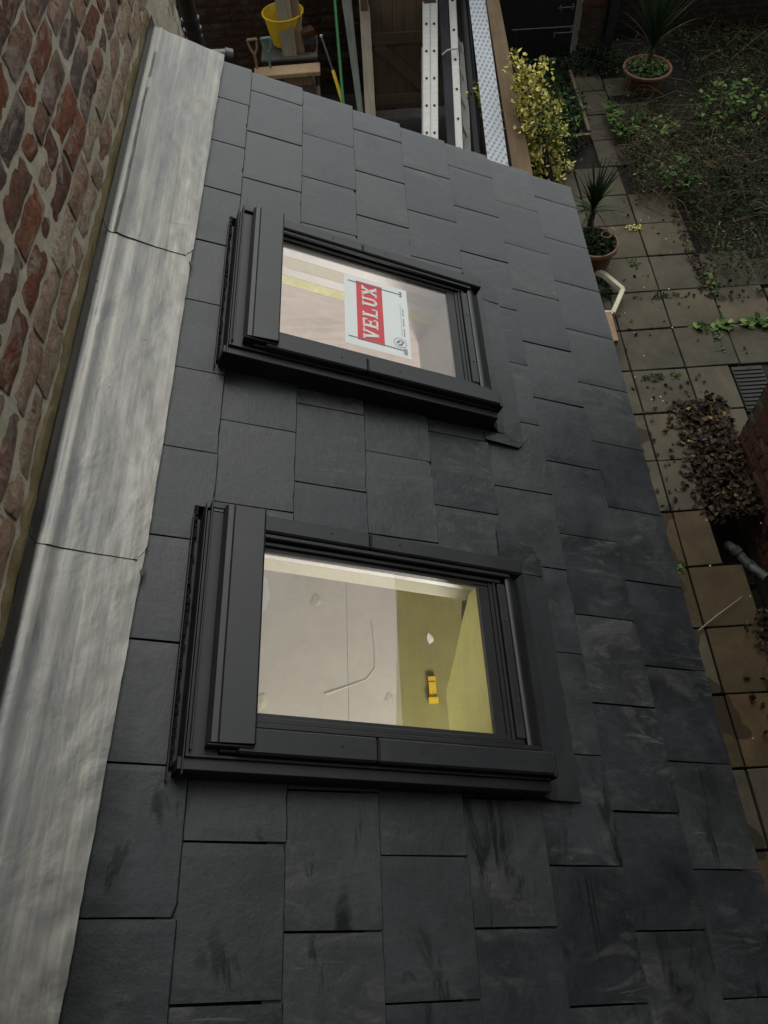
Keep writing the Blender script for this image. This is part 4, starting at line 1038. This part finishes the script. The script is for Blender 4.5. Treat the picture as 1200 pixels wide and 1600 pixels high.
for i, (dx, dz, mt) in enumerate(((0,0,'dark_brick'), (.01,.0,'slate_board'), (.0,.0,'pier_brick'))):
    brick_block('loose_brick', (aty(481,60,5.38).x+dx, 5.38, tz+.066*i), .13, .105, .064, mt, ['dark loose brick at the base beside the bucket','grey loose brick in the middle of the small pile beside the bucket','reddish loose brick on top of the small pile beside the bucket'][i], 'brick', .3*i-.2, 'loose bricks beside the bucket')
# saw/trowel handles
def handle(px, py, mat, label):
    c = aty(px, py, 5.12); rt = empty('hand_tool', c, label=label, cat='hand tool')
    mb = MB()
    mb.tube([(-.045,0,.08),(.045,0,.085)], .014, 8); mb.tube([(-.045,0,.08),(-.03,0,.0),(-.005,0,-.05)], .011, 8); mb.tube([(.045,0,.085),(.035,0,.0),(.005,0,-.05)], .011, 8)
    mb.obj('grip', M[mat], rt, smooth=True)
    MB().tube([(0,0,-.04),(0,.02,-.22)], [.013,.011], 8).obj('shaft', M['sand_wood' if mat != 'teal_pl' else 'teal_pl'], rt, smooth=True)
handle(396, 76, 'sand_wood', 'D shaped wooden tool handle left of the teal one')
handle(417, 74, 'teal_pl', 'teal tool handle between the wooden handle and the boards')
a = aty(502, 58, 5.25); b = aty(520, 110, 5.0); c = aty(535, 158, 4.8)
rt = empty('level_tool', b, label='thin dark rod with a yellow lower half leaning by the block stack', cat='tool')
MB().tube([a-b, (0,0,0)], .010, 8).obj('rod', M['black_pl'], rt, smooth=True); MB().tube([(0,0,0), c-b, c-b+(c-b)*.5], .017, 8).obj('handle', M['yellow'], rt, smooth=True)
MB().tube([a-b+Vector((0,0,.02)), a-b], .014, 8).obj('tip', M['white_pl'], rt, smooth=True)
# soil pipe and hose reel at the wall corner
fw = (CW @ Vector((0,0,1)))
def along(px, py, D): return CP + ray(px, py)*D
a = along(284, -40, 4.9); bot = a.copy(); low = along(305, 62, 5.6); 
dpp = empty('soil_pipe', (low.x, low.y, low.z), label='scuffed black soil pipe with two collars beyond the wall corner', cat='pipe')
xx, yy = low.x, low.y
MB().tube([(0,0,-.02),(0,0,1.6)], .055, 20).obj('pipe', M['brown_pl'], dpp, smooth=True)
zc = [onp(*p, (0,1,0), yy).z - low.z for p in ((303,30),(305,46))]
for z in zc: MB().tube([(0,0,z-.012),(0,0,z+.012)], .064, 20).obj('collar', M['brown_pl'], dpp, smooth=True)
MB().tube([(0,0,.02),(.005,-.01,-.08),(.03,-.03,-.16),(.08,-.06,-.22)], .06, 16).obj('elbow', M['black_pl'], dpp, smooth=True)
c = along(334, 90, 5.6); rt = empty('pipe_coupling', c, label='black pipe coupling lying with a white ring at the foot of the soil pipe', cat='pipe fitting')
MB().tube([(-.11,0,.0),(.1,.03,-.02)], .055, 16).obj('body', M['black_pl'], rt, smooth=True)
MB().tube([(.07,.02,-.01),(.12,.03,-.03)], .062, 16).obj('socket', M['brown_pl'], rt, smooth=True)
mb = MB(); P_ = [(-.09+.032*math.cos(t*math.pi/8), -.05, .02+.022*math.sin(t*math.pi/8)) for t in range(17)]
mb.tube(P_, .009, 6); mb.obj('white_ring', M['white_pl'], rt, smooth=True)

# ------------------------------------------------------------------ vegetation
def leaf_quad(mb, p, d, up, l, w, fold=.25):
    d = d.normalized(); s = d.cross(up)
    if s.length < .01: s = Vector((1,0,0))
    s.normalize(); nn = s.cross(d)
    a = p; m = p + d*l*.5 + nn*fold*w; e = p + d*l - nn*l*.12
    mb.quad(a, m + s*w*.5, e); mb.quad(a, e, m - s*w*.5)
def rv(r=random): 
    while True:
        v = Vector((r.uniform(-1,1), r.uniform(-1,1), r.uniform(-1,1)))
        if .05 < v.length < 1: return v
def two_sided(mb): return mb
def raw_obj(mb, name, mats, parent=None, loc=None):
    me = bpy.data.meshes.new(name); me.from_pydata(mb.v, [], mb.f)
    for mm in (mats if isinstance(mats, list) else [mats]): me.materials.append(mm)
    me.polygons.foreach_set('material_index', mb.mi); me.update(); return link(name, me, parent, loc)
class LB(MB):      # leaf faces share an island per leaf
    def leaf(s, p, d, up, l, w, fold=.22):
        d = d.normalized(); sd = d.cross(up)
        if sd.length < .01: sd = Vector((1,0,0))
        sd.normalize(); nn = sd.cross(d); k = len(s.v)
        m = p + d*l*.45 - nn*fold*w
        s.v += [tuple(p), tuple(p + d*l*.45 + sd*w*.5), tuple(p + d*l + nn*l*random.uniform(-.2,.1)), tuple(p + d*l*.45 - sd*w*.5), tuple(m)]
        s.f += [(k, k+1, k+2, k+4), (k, k+4, k+2, k+3)]; s.mi += [s.m, s.m]
# golden euonymus
eu = empty('euonymus_shrub', gnd(850, 285), label='golden yellow variegated shrub rising beside the tan plank', cat='shrub')
c0 = Vector(eu.location); lb = LB(); st = MB(); r_ = random.Random(5)
tips = [aty(px, py, y) for px, py, y in ((798,85,4.5),(812,92,4.5),(848,92,4.6),(838,104,4.55),(826,120,4.5),(806,130,4.4),(815,150,4.35),(850,150,4.5),(874,158,4.6),(868,178,4.55),(880,200,4.5),(850,190,4.4),(825,180,4.3),(812,200,4.2),(860,215,4.4),(878,235,4.45),(840,225,4.2),(830,245,4.1),(862,245,4.25),(882,262,4.3),(848,270,4.1),(870,282,4.1),(745,130,4.7),(738,145,4.65),(835,140,4.5),(845,205,4.4),(822,215,4.25),(872,225,4.4),(856,232,4.3),(817,170,4.3),(800,110,4.5))]
for tp in tips:
    t_ = tp - c0; base = Vector((r_.uniform(-.1,.1), r_.uniform(-.1,.1), 0))
    mid = (t_+base)/2 + Vector((r_.uniform(-.06,.06), r_.uniform(-.05,.12), .08))
    st.tube([base, mid, t_], [.012,.007,.003], 5)
    for i in range(95):
        f = r_.random()**.55; pnt = mid.lerp(t_, f) + rv(r_)*(.062 if i > 14 else .12)
        lb.leaf(pnt, rv(r_)+Vector((0,0,.15)), Vector((0,-.25,1))+rv(r_)*.6, r_.uniform(.034,.06), r_.uniform(.022,.036))
raw_obj(lb, 'crown', M['gold_leaf'], eu)['kind'] = 'stuff'
raw_obj(st, 'stem', M['bark'], eu)
lb = LB()
for i in range(600):
    f = r_.random(); pnt = Vector((r_.gauss(.10,.13), r_.gauss(.20,.14), r_.uniform(.02,.9)*(1-.3*r_.random())))
    pnt.x += -.05; lb.leaf(pnt, rv(r_)+Vector((0,0,.3)), rv(r_), r_.uniform(.03,.055), r_.uniform(.018,.03))
raw_obj(lb, 'inner_foliage', M['green_leaf'], eu)['kind'] = 'stuff'
# potted cordylines
def blade_mesh(L_, w, bend, mat, n=7):
    mb = MB(); k = 0
    for i in range(n+1):
        t = i/n; ww = w*(math.sin(min(1, t*1.6+.25)*math.pi/2))*(1-t**2.2)*.5 + .0008
        x = L_*t*math.cos(bend*t*.5); z = L_*t*math.sin(-bend*t*.5)
        mb.v += [(x, -ww, z + ww*.35), (x, 0, z), (x, ww, z + ww*.35)]
    for i in range(n):
        a = i*3; mb.f += [(a, a+1, a+4, a+3), (a+1, a+2, a+5, a+4)]; mb.mi += [0, 0]
    return mb.mesh('leaf', mat)
def pot(loc, r, h, label, rimcol='terra_rim'):
    rt = empty('flower_pot', loc, label=label, cat='pot')
    mb = MB(); mb.lathe([(0,.0),(r*.70,0),(r*.72,.01),(r*.90,h*.80),(r*.96,h*.80),(r*1.0,h*.84),(r*1.0,h*.97),(r*.98,h),(r*.92,h),(r*.90,h*.97),(r*.86,h*.88),(0,h*.88)], n=40); mb.obj('body', M['terracotta'], rt, smooth=True)
    mb = MB(); mb.lathe([(r*1.002,h*.86),(r*1.02,h*.90),(r*1.02,h*.985),(r*.99,h*1.012),(r*.93,h*1.012),(r*.905,h*.97)], n=40); mb.obj('rim', M[rimcol], rt, smooth=True)
    mb = MB(); mb.lathe([(0,h*.9),(r*.88,h*.885)], n=24); mb.obj('soil', M['soil'], rt)
    return rt
p1 = aty(1012, 104, 5.65); p1 = Vector((p1.x, 5.65, GZ)); ph = aty(1012, 104, 5.65).z - GZ
r1_ = (aty(1050,104,5.65).x - aty(977,104,5.65).x)/2
pot(p1, r1_, ph, 'large terracotta pot with a tall spiky plant by the back wall')
p2c = onp(930, 378, (0,0,1), GZ+.28); pot(Vector((p2c.x, p2c.y, GZ)), .20, .28, 'smaller terracotta pot at the roof edge holding a spiky plant and a tiny pot')
c = Vector((p2c.x+.09, p2c.y+.02, GZ+.262)); rt = empty('flower_pot', c, label='tiny terracotta pot sitting in the soil of the smaller pot', cat='pot')
mb = MB(); mb.lathe([(0,0),(.03,0),(.042,.06),(.046,.06),(.046,.075),(.038,.075),(.034,.03),(0,.03)], n=20); mb.obj('body', M['terra_rim'], rt, smooth=True)
def spiky(loc, n, L0, L1, w, label, seed, up=.5, trunk=.0, low=(-.25, .7)):
    r_ = random.Random(seed); rt = empty('cordyline', loc, label=label, cat='spiky plant')
    if trunk: MB().tube([(0,0,0),(0.01,0,trunk)], [.03,.022], 8).obj('trunk', M['bark'], rt, smooth=True)
    vs = [blade_mesh(1, w/L1, b, m_) for b in (.25,.6,1.0,1.4) for m_ in (M['blade'], M['blade_pale'])]
    for i in range(n):
        isup = r_.random() < up; el = r_.uniform(1.15, 1.52) if isup else r_.uniform(*low); az = r_.uniform(0, 2*math.pi); L_ = r_.uniform(L0, L1)*(1.05 if isup else .85)
        me = vs[(r_.randrange(4) if not isup else r_.randrange(2))*2 + (0 if isup else (r_.random() < .75))]
        o = link('leaf', me, rt, (0.0, 0, trunk + r_.uniform(-.02,.02)), (r_.uniform(-.3,.3), -el, az)); o.scale = (L_, L_, L_)
    return rt
sp2 = onp(926, 330, (0,0,1), GZ+.40)
spiky(Vector((sp2.x, sp2.y, GZ+.25)), 85, .28, .48, .026, 'spiky cordyline plant with dark upright centre in the smaller pot', 3, trunk=.15, up=.55)
spiky(Vector((p1.x, p1.y, GZ+ph*.88)), 90, .4, .85, .016, 'tall thin bladed plant growing from the large pot', 4, trunk=.20, up=.85, low=(.5,1.1))
def leaf_patch(name, loc, rad, n, h, mat, label=None, cat=None, seed=1, ls=(.03,.06), kind=None, group=None, flat=False):
    r_ = random.Random(seed); lb = LB()
    for i in range(n):
        a = r_.uniform(0, 2*math.pi); q_ = math.sqrt(r_.random())
        x, y = rad[0]*q_*math.cos(a), rad[1]*q_*math.sin(a)
        if kind == 'stuff' and (noise.noise(Vector((x*9+seed, y*9, seed))) < -.12): continue
        z = r_.uniform(.0, h)*(1-q_*.7); l = r_.uniform(*ls)
        lb.leaf(Vector((x, y, z)), Vector((r_.gauss(0,1), r_.gauss(0,1), r_.uniform(-.1,.8) if not flat else r_.uniform(-.15,.15))), Vector((r_.gauss(0,.3), r_.gauss(0,.3), 1)), l, l*r_.uniform(.45,.8))
    o = raw_obj(lb, name, M[mat], None, loc); prop(o, label, cat, group, kind); return o
leaf_patch('potted_weeds', (p1.x, p1.y, GZ+ph*.9), (r1_*.8, r1_*.8), 260, .09, 'green_leaf', 'low green weeds on the soil of the large pot', 'weeds', 21)
leaf_patch('potted_weeds', (p2c.x, p2c.y, GZ+.25), (.17,.17), 420, .10, 'dark_leaf', 'dark low leaves filling the smaller pot around its spiky plant', 'weeds', 22)
# scrub of the overgrown bed
def bed_scrub():
    r_ = random.Random(31); lb = LB(); tw = MB()
    lb.m = 0
    def inside():
        while True:
            x, y = r_.uniform(3.05, 6.4), r_.uniform(2.5, 6.6)
            lim = 3.02 + .12*noise.noise(Vector((y*1.3, 0, 0)))
            if y < 3.7: lim = 3.45 + .12*noise.noise(Vector((y*3, 1, 0)))
            if x > lim and not (y > 5.2 and x < 4.1 and r_.random() < .8): return x, y
    for i in range(24000):
        x, y = inside(); den = noise.noise(Vector((x*1.6, y*1.6, 0)))
        h = .10 + .28*max(0, den+.25)
        z = GZ + r_.random()*h; l = r_.uniform(.018,.05)
        lb.leaf(Vector((x, y, z)), Vector((r_.gauss(0,1), r_.gauss(0,1), r_.uniform(-.2,.9))), Vector((r_.gauss(0,.4), r_.gauss(0,.4), 1)), l, l*r_.uniform(.3,.6))
    o = raw_obj(lb, 'ground_cover', M['scrub_leaf']); prop(o, kind='stuff')
    for i in range(2400):
        x, y = inside(); a = r_.uniform(0, 6.28); L_ = r_.uniform(.12,.6); z = GZ + r_.uniform(.0,.25)
        p = Vector((x, y, z)); d = Vector((math.cos(a), math.sin(a), r_.uniform(-.1,.6)))
        tw.tube([p, p+d*L_*.5+rv(r_)*.04, p+d*L_+rv(r_)*.08 - Vector((0,0,L_*.25))], [.0026,.002,.001], 3, cap=False)
    for i in range(1100):
        x, y = r_.uniform(3.0, 4.1), r_.uniform(3.6, 5.1); a = r_.gauss(0, .9); L_ = r_.uniform(.1,.35); p = Vector((x, y, GZ + r_.uniform(.0,.12))); d = Vector((math.cos(a), math.sin(a), r_.uniform(-.1,.35)))
        tw.tube([p, p+d*L_*.5+rv(r_)*.03, p+d*L_ - Vector((0,0,L_*.2))], [.003,.0024,.001], 3, cap=False)
    o = raw_obj(tw, 'dry_stems', M['twig']); prop(o, kind='stuff')
bed_scrub()
# green clumps in the bed
def clump(px, py, rad, n, h, seed, label, mat='green_leaf', ls=(.04,.08), lift=.08):
    c = gnd(px, py, GZ+lift+.1); c.z = GZ+lift; 
    if lift == 0: o = leaf_patch('joint_weeds', c, rad, n, h, mat, label, None, seed, ls, kind='stuff'); return o
    rt = empty('leafy_plant', c, label=label, cat='plant'); r_ = random.Random(seed*7)
    o = leaf_patch('foliage', (0,0,0), rad, n, h, mat, None, None, seed, ls, kind='stuff'); o.parent = rt
    sb = MB()
    for i in range(max(5, n//14)):
        a = r_.uniform(0, 6.283); q_ = math.sqrt(r_.random()); p = Vector((rad[0]*q_*math.cos(a), rad[1]*q_*math.sin(a), h*r_.uniform(.3,.9)*(1-.6*q_)))
        b = Vector((p.x*.35, p.y*.35, -.08)); sb.tube([b, (b+p)/2+Vector((0,0,.03)), p], [.0035,.0025,.0012], 4, cap=False)
    raw_obj(sb, 'stems', M['twig'], rt)
    return rt
clump(1148, 165, (.42,.42), 420, .40, 41, 'bright green bushy plant high in the overgrown bed, below the garden wall')
clump(1062, 265, (.16,.30), 150, .22, 42, 'small light green plant at the left edge of the overgrown bed')
clump(1015, 190, (.30,.22), 240, .16, 43, 'green weeds just in front of the large pot')
clump(962, 170, (.07,.30), 150, .12, 44, 'narrow green weeds between the slabs left of the large pot')
clump(1180, 190, (.5,.5), 300, .3, 45, 'dark leafy bush at the right edge of the overgrown bed', 'dark_leaf')
clump(1150, 290, (.5,.4), 500, .26, 46, 'dark ivy mass at the lower right of the overgrown bed', 'dark_leaf')
clump(1110, 430, (.10,.14), 90, .07, 47, 'weeds in the joint at the bed corner', 'green_leaf', (.02,.05), .0)
clump(1170, 447, (.40,.04), 130, .05, 48, 'row of weeds along the joint right of the bed corner', 'dark_leaf', (.02,.045), .0)
clump(1165, 495, (.42,.05), 150, .06, 49, 'broad leaved weeds along the lower right joint', 'green_leaf', (.04,.09), .0)
clump(1042, 450, (.28,.03), 100, .03, 50, 'sparse weeds in the joint below the middle slabs', 'dark_leaf', (.015,.035), .0)
clump(1035, 577, (.20,.03), 110, .03, 51, 'mossy weeds in the joint left of the drain cover', 'scrub_leaf', (.015,.035), .0)
clump(1128, 517, (.04,.14), 50, .04, 52, 'weeds in the upright joint above the drain cover', 'green_leaf', (.02,.04), .0)
clump(990, 398, (.08,.03), 50, .03, 53, 'tiny weed in the joint right of the smaller pot', 'green_leaf', (.015,.035), .0)
clump(982, 345, (.14,.03), 90, .08, 54, 'flowering sprig lying across the slab beside the smaller pot', 'gold_leaf', (.015,.03), .0)
clump(942, 455, (.10,.22), 260, .12, 55, 'dark leaves inside the white hexagonal frame', 'dark_leaf', (.03,.06), .0)
clump(1068, 880, (.03,.03), 20, .03, 56, 'tiny seedling at the slab joint beside the roof edge', 'green_leaf', (.02,.035), .0)
clump(962, 588, (.04,.10), 60, .03, 57, 'pale moss at the foot of the wall below the white frame', 'scrub_leaf', (.015,.03), .0)
# ivy in the left bed and its edging board
leaf_patch('ivy_cover', (2.42, 5.3, GZ), (.42, .95), 3600, .28, 'dark_leaf', 'dark ivy covering the narrow bed in front of the black gate', 'ivy', 61, (.03,.06))
leaf_patch('ivy_cover', (3.05, 6.15, GZ), (.4, .25), 900, .22, 'dark_leaf', 'dark ivy at the foot of the brick pier', 'ivy', 62, (.03,.06))
mb = MB(); mb.box(2.765, 2.80, 4.75, 5.9, GZ-.02, GZ+.10, ch=.003); o = mb.obj('edging_board', M['gate_wood'], None); prop(o, 'dark timber edging board between the ivy bed and the slabs', 'edging')
mb = MB(); mb.box(2.1, 2.79, 4.70, 4.74, GZ-.02, GZ+.08, ch=.003); o = mb.obj('edging_board', M['gate_wood'], None); prop(o, 'short dark edging board across the near end of the ivy bed', 'edging')
# dead leaf heap
def leaf_heap(name, fn, n, ls, seed, mat='dry_leaf', hh=.10):
    r_ = random.Random(seed); lb = LB()
    for i in range(n):
        x, y, w = fn(r_); l = r_.uniform(*ls)
        lb.leaf(Vector((x, y, GZ + .006 + r_.random()*hh*w)), Vector((r_.gauss(0,1), r_.gauss(0,1), r_.uniform(-.4,.4))), Vector((r_.gauss(0,.6), r_.gauss(0,.6), 1)), l, l*r_.uniform(.5,.9), r_.uniform(-.3,.5))
    o = raw_obj(lb, name, M[mat]); prop(o, kind='stuff'); return o
def heap1(r_):
    t = r_.random(); y = .12 + t*1.05; xc = 2.98; w = .20
    x = r_.gauss(xc+.02, .11 + .02*(t > .8)); x = min(x, 3.15); k = max(.1, 1-abs(x-3.03)/.22); return x, y, k
leaf_heap('fallen_leaves', heap1, 1700, (.03,.07), 71, hh=.13)
leaf_heap('fallen_leaves', lambda r_: (r_.gauss(2.85,.18), r_.uniform(.2,1.5), .1), 140, (.025,.05), 72)
leaf_heap('fallen_leaves', lambda r_: (min(3.14, r_.gauss(3.02,.10)), r_.uniform(-2.2,-.62), .4), 900, (.03,.06), 73)
leaf_heap('fallen_leaves', lambda r_: (r_.uniform(2.5,3.9), r_.uniform(1.5,4), .05), 90, (.02,.045), 74)
leaf_heap('leaf_litter', lambda r_: (3.33+abs(r_.gauss(0,.12)), r_.uniform(2.4,3.6), .3), 260, (.02,.045), 75)
leaf_heap('moss_strip', lambda r_: (1.97+abs(r_.gauss(0,.05)), r_.uniform(-3,1.6), .3), 300, (.015,.03), 76, 'scrub_leaf')
# small pale grit on slabs
gr = MB(); r_ = random.Random(77)
for i in range(90):
    x, y = r_.uniform(2.1,3.3), r_.uniform(-2.6,3.6); s = r_.uniform(.002,.006)
    gr.quad((x-s,y-s,GZ+.006), (x+s,y-s,GZ+.005), (x+s*.6,y+s,GZ+.010), (x-s,y+s*.7,GZ+.007))
o = raw_obj(gr, 'pale_grit', M['white_pl']); prop(o, kind='stuff')
# long dry twig on the slab
a, b, c = gnd(1092, 985, GZ+.02), gnd(1120, 962, GZ+.04), gnd(1160, 932, GZ+.03)
o = MB().tube([a, b, c], [.006,.005,.003], 5).obj('twig', M['light_wood'], None); prop(o, 'long dry twig lying across the brown slab near the waste pipe', 'twig')
a, b = gnd(1100, 430+20, GZ+.02), gnd(1085, 460, GZ+.02)
# cream hexagonal frame and batten at the roof edge
hx = [gnd(925, 418, GZ+.1), gnd(945, 426, GZ+.1), gnd(974, 450, GZ+.1), gnd(958, 487, GZ+.1), gnd(938, 487, GZ+.1)]
hf = empty('hexagonal_frame', hx[2], label='cream white bent frame sticking out from under the roof edge', cat='frame')
def bar(mb, a, b, w, h):
    a, b = Vector(a), Vector(b); d = (b-a).normalized(); s = Vector((-d.y, d.x, 0)).normalized()*w/2; u = Vector((0,0,h))
    P_ = [a-s, b-s, b+s, a+s]; Q_ = [p-u for p in P_]; mb.quad(*P_); mb.quad(*Q_[::-1])
    for i in range(4): mb.quad(P_[i], Q_[i], Q_[(i+1)%4], P_[(i+1)%4])
for i in range(4):
    mb = MB(); bar(mb, hx[i]-hx[2]-Vector((0,0,.001*i)), hx[i+1]-hx[2]-Vector((0,0,.001*i)), .036, .05); mb.obj('side', M['white_wood'], hf)
a, b = gnd(950, 487, GZ+.12), gnd(961, 532, GZ+.12)
mb = MB(); bar(mb, a, b, .055, .05); o = mb.obj('batten', M['sand_wood'], None); prop(o, 'short tan batten pointing down from the cream frame at the roof edge', 'batten')
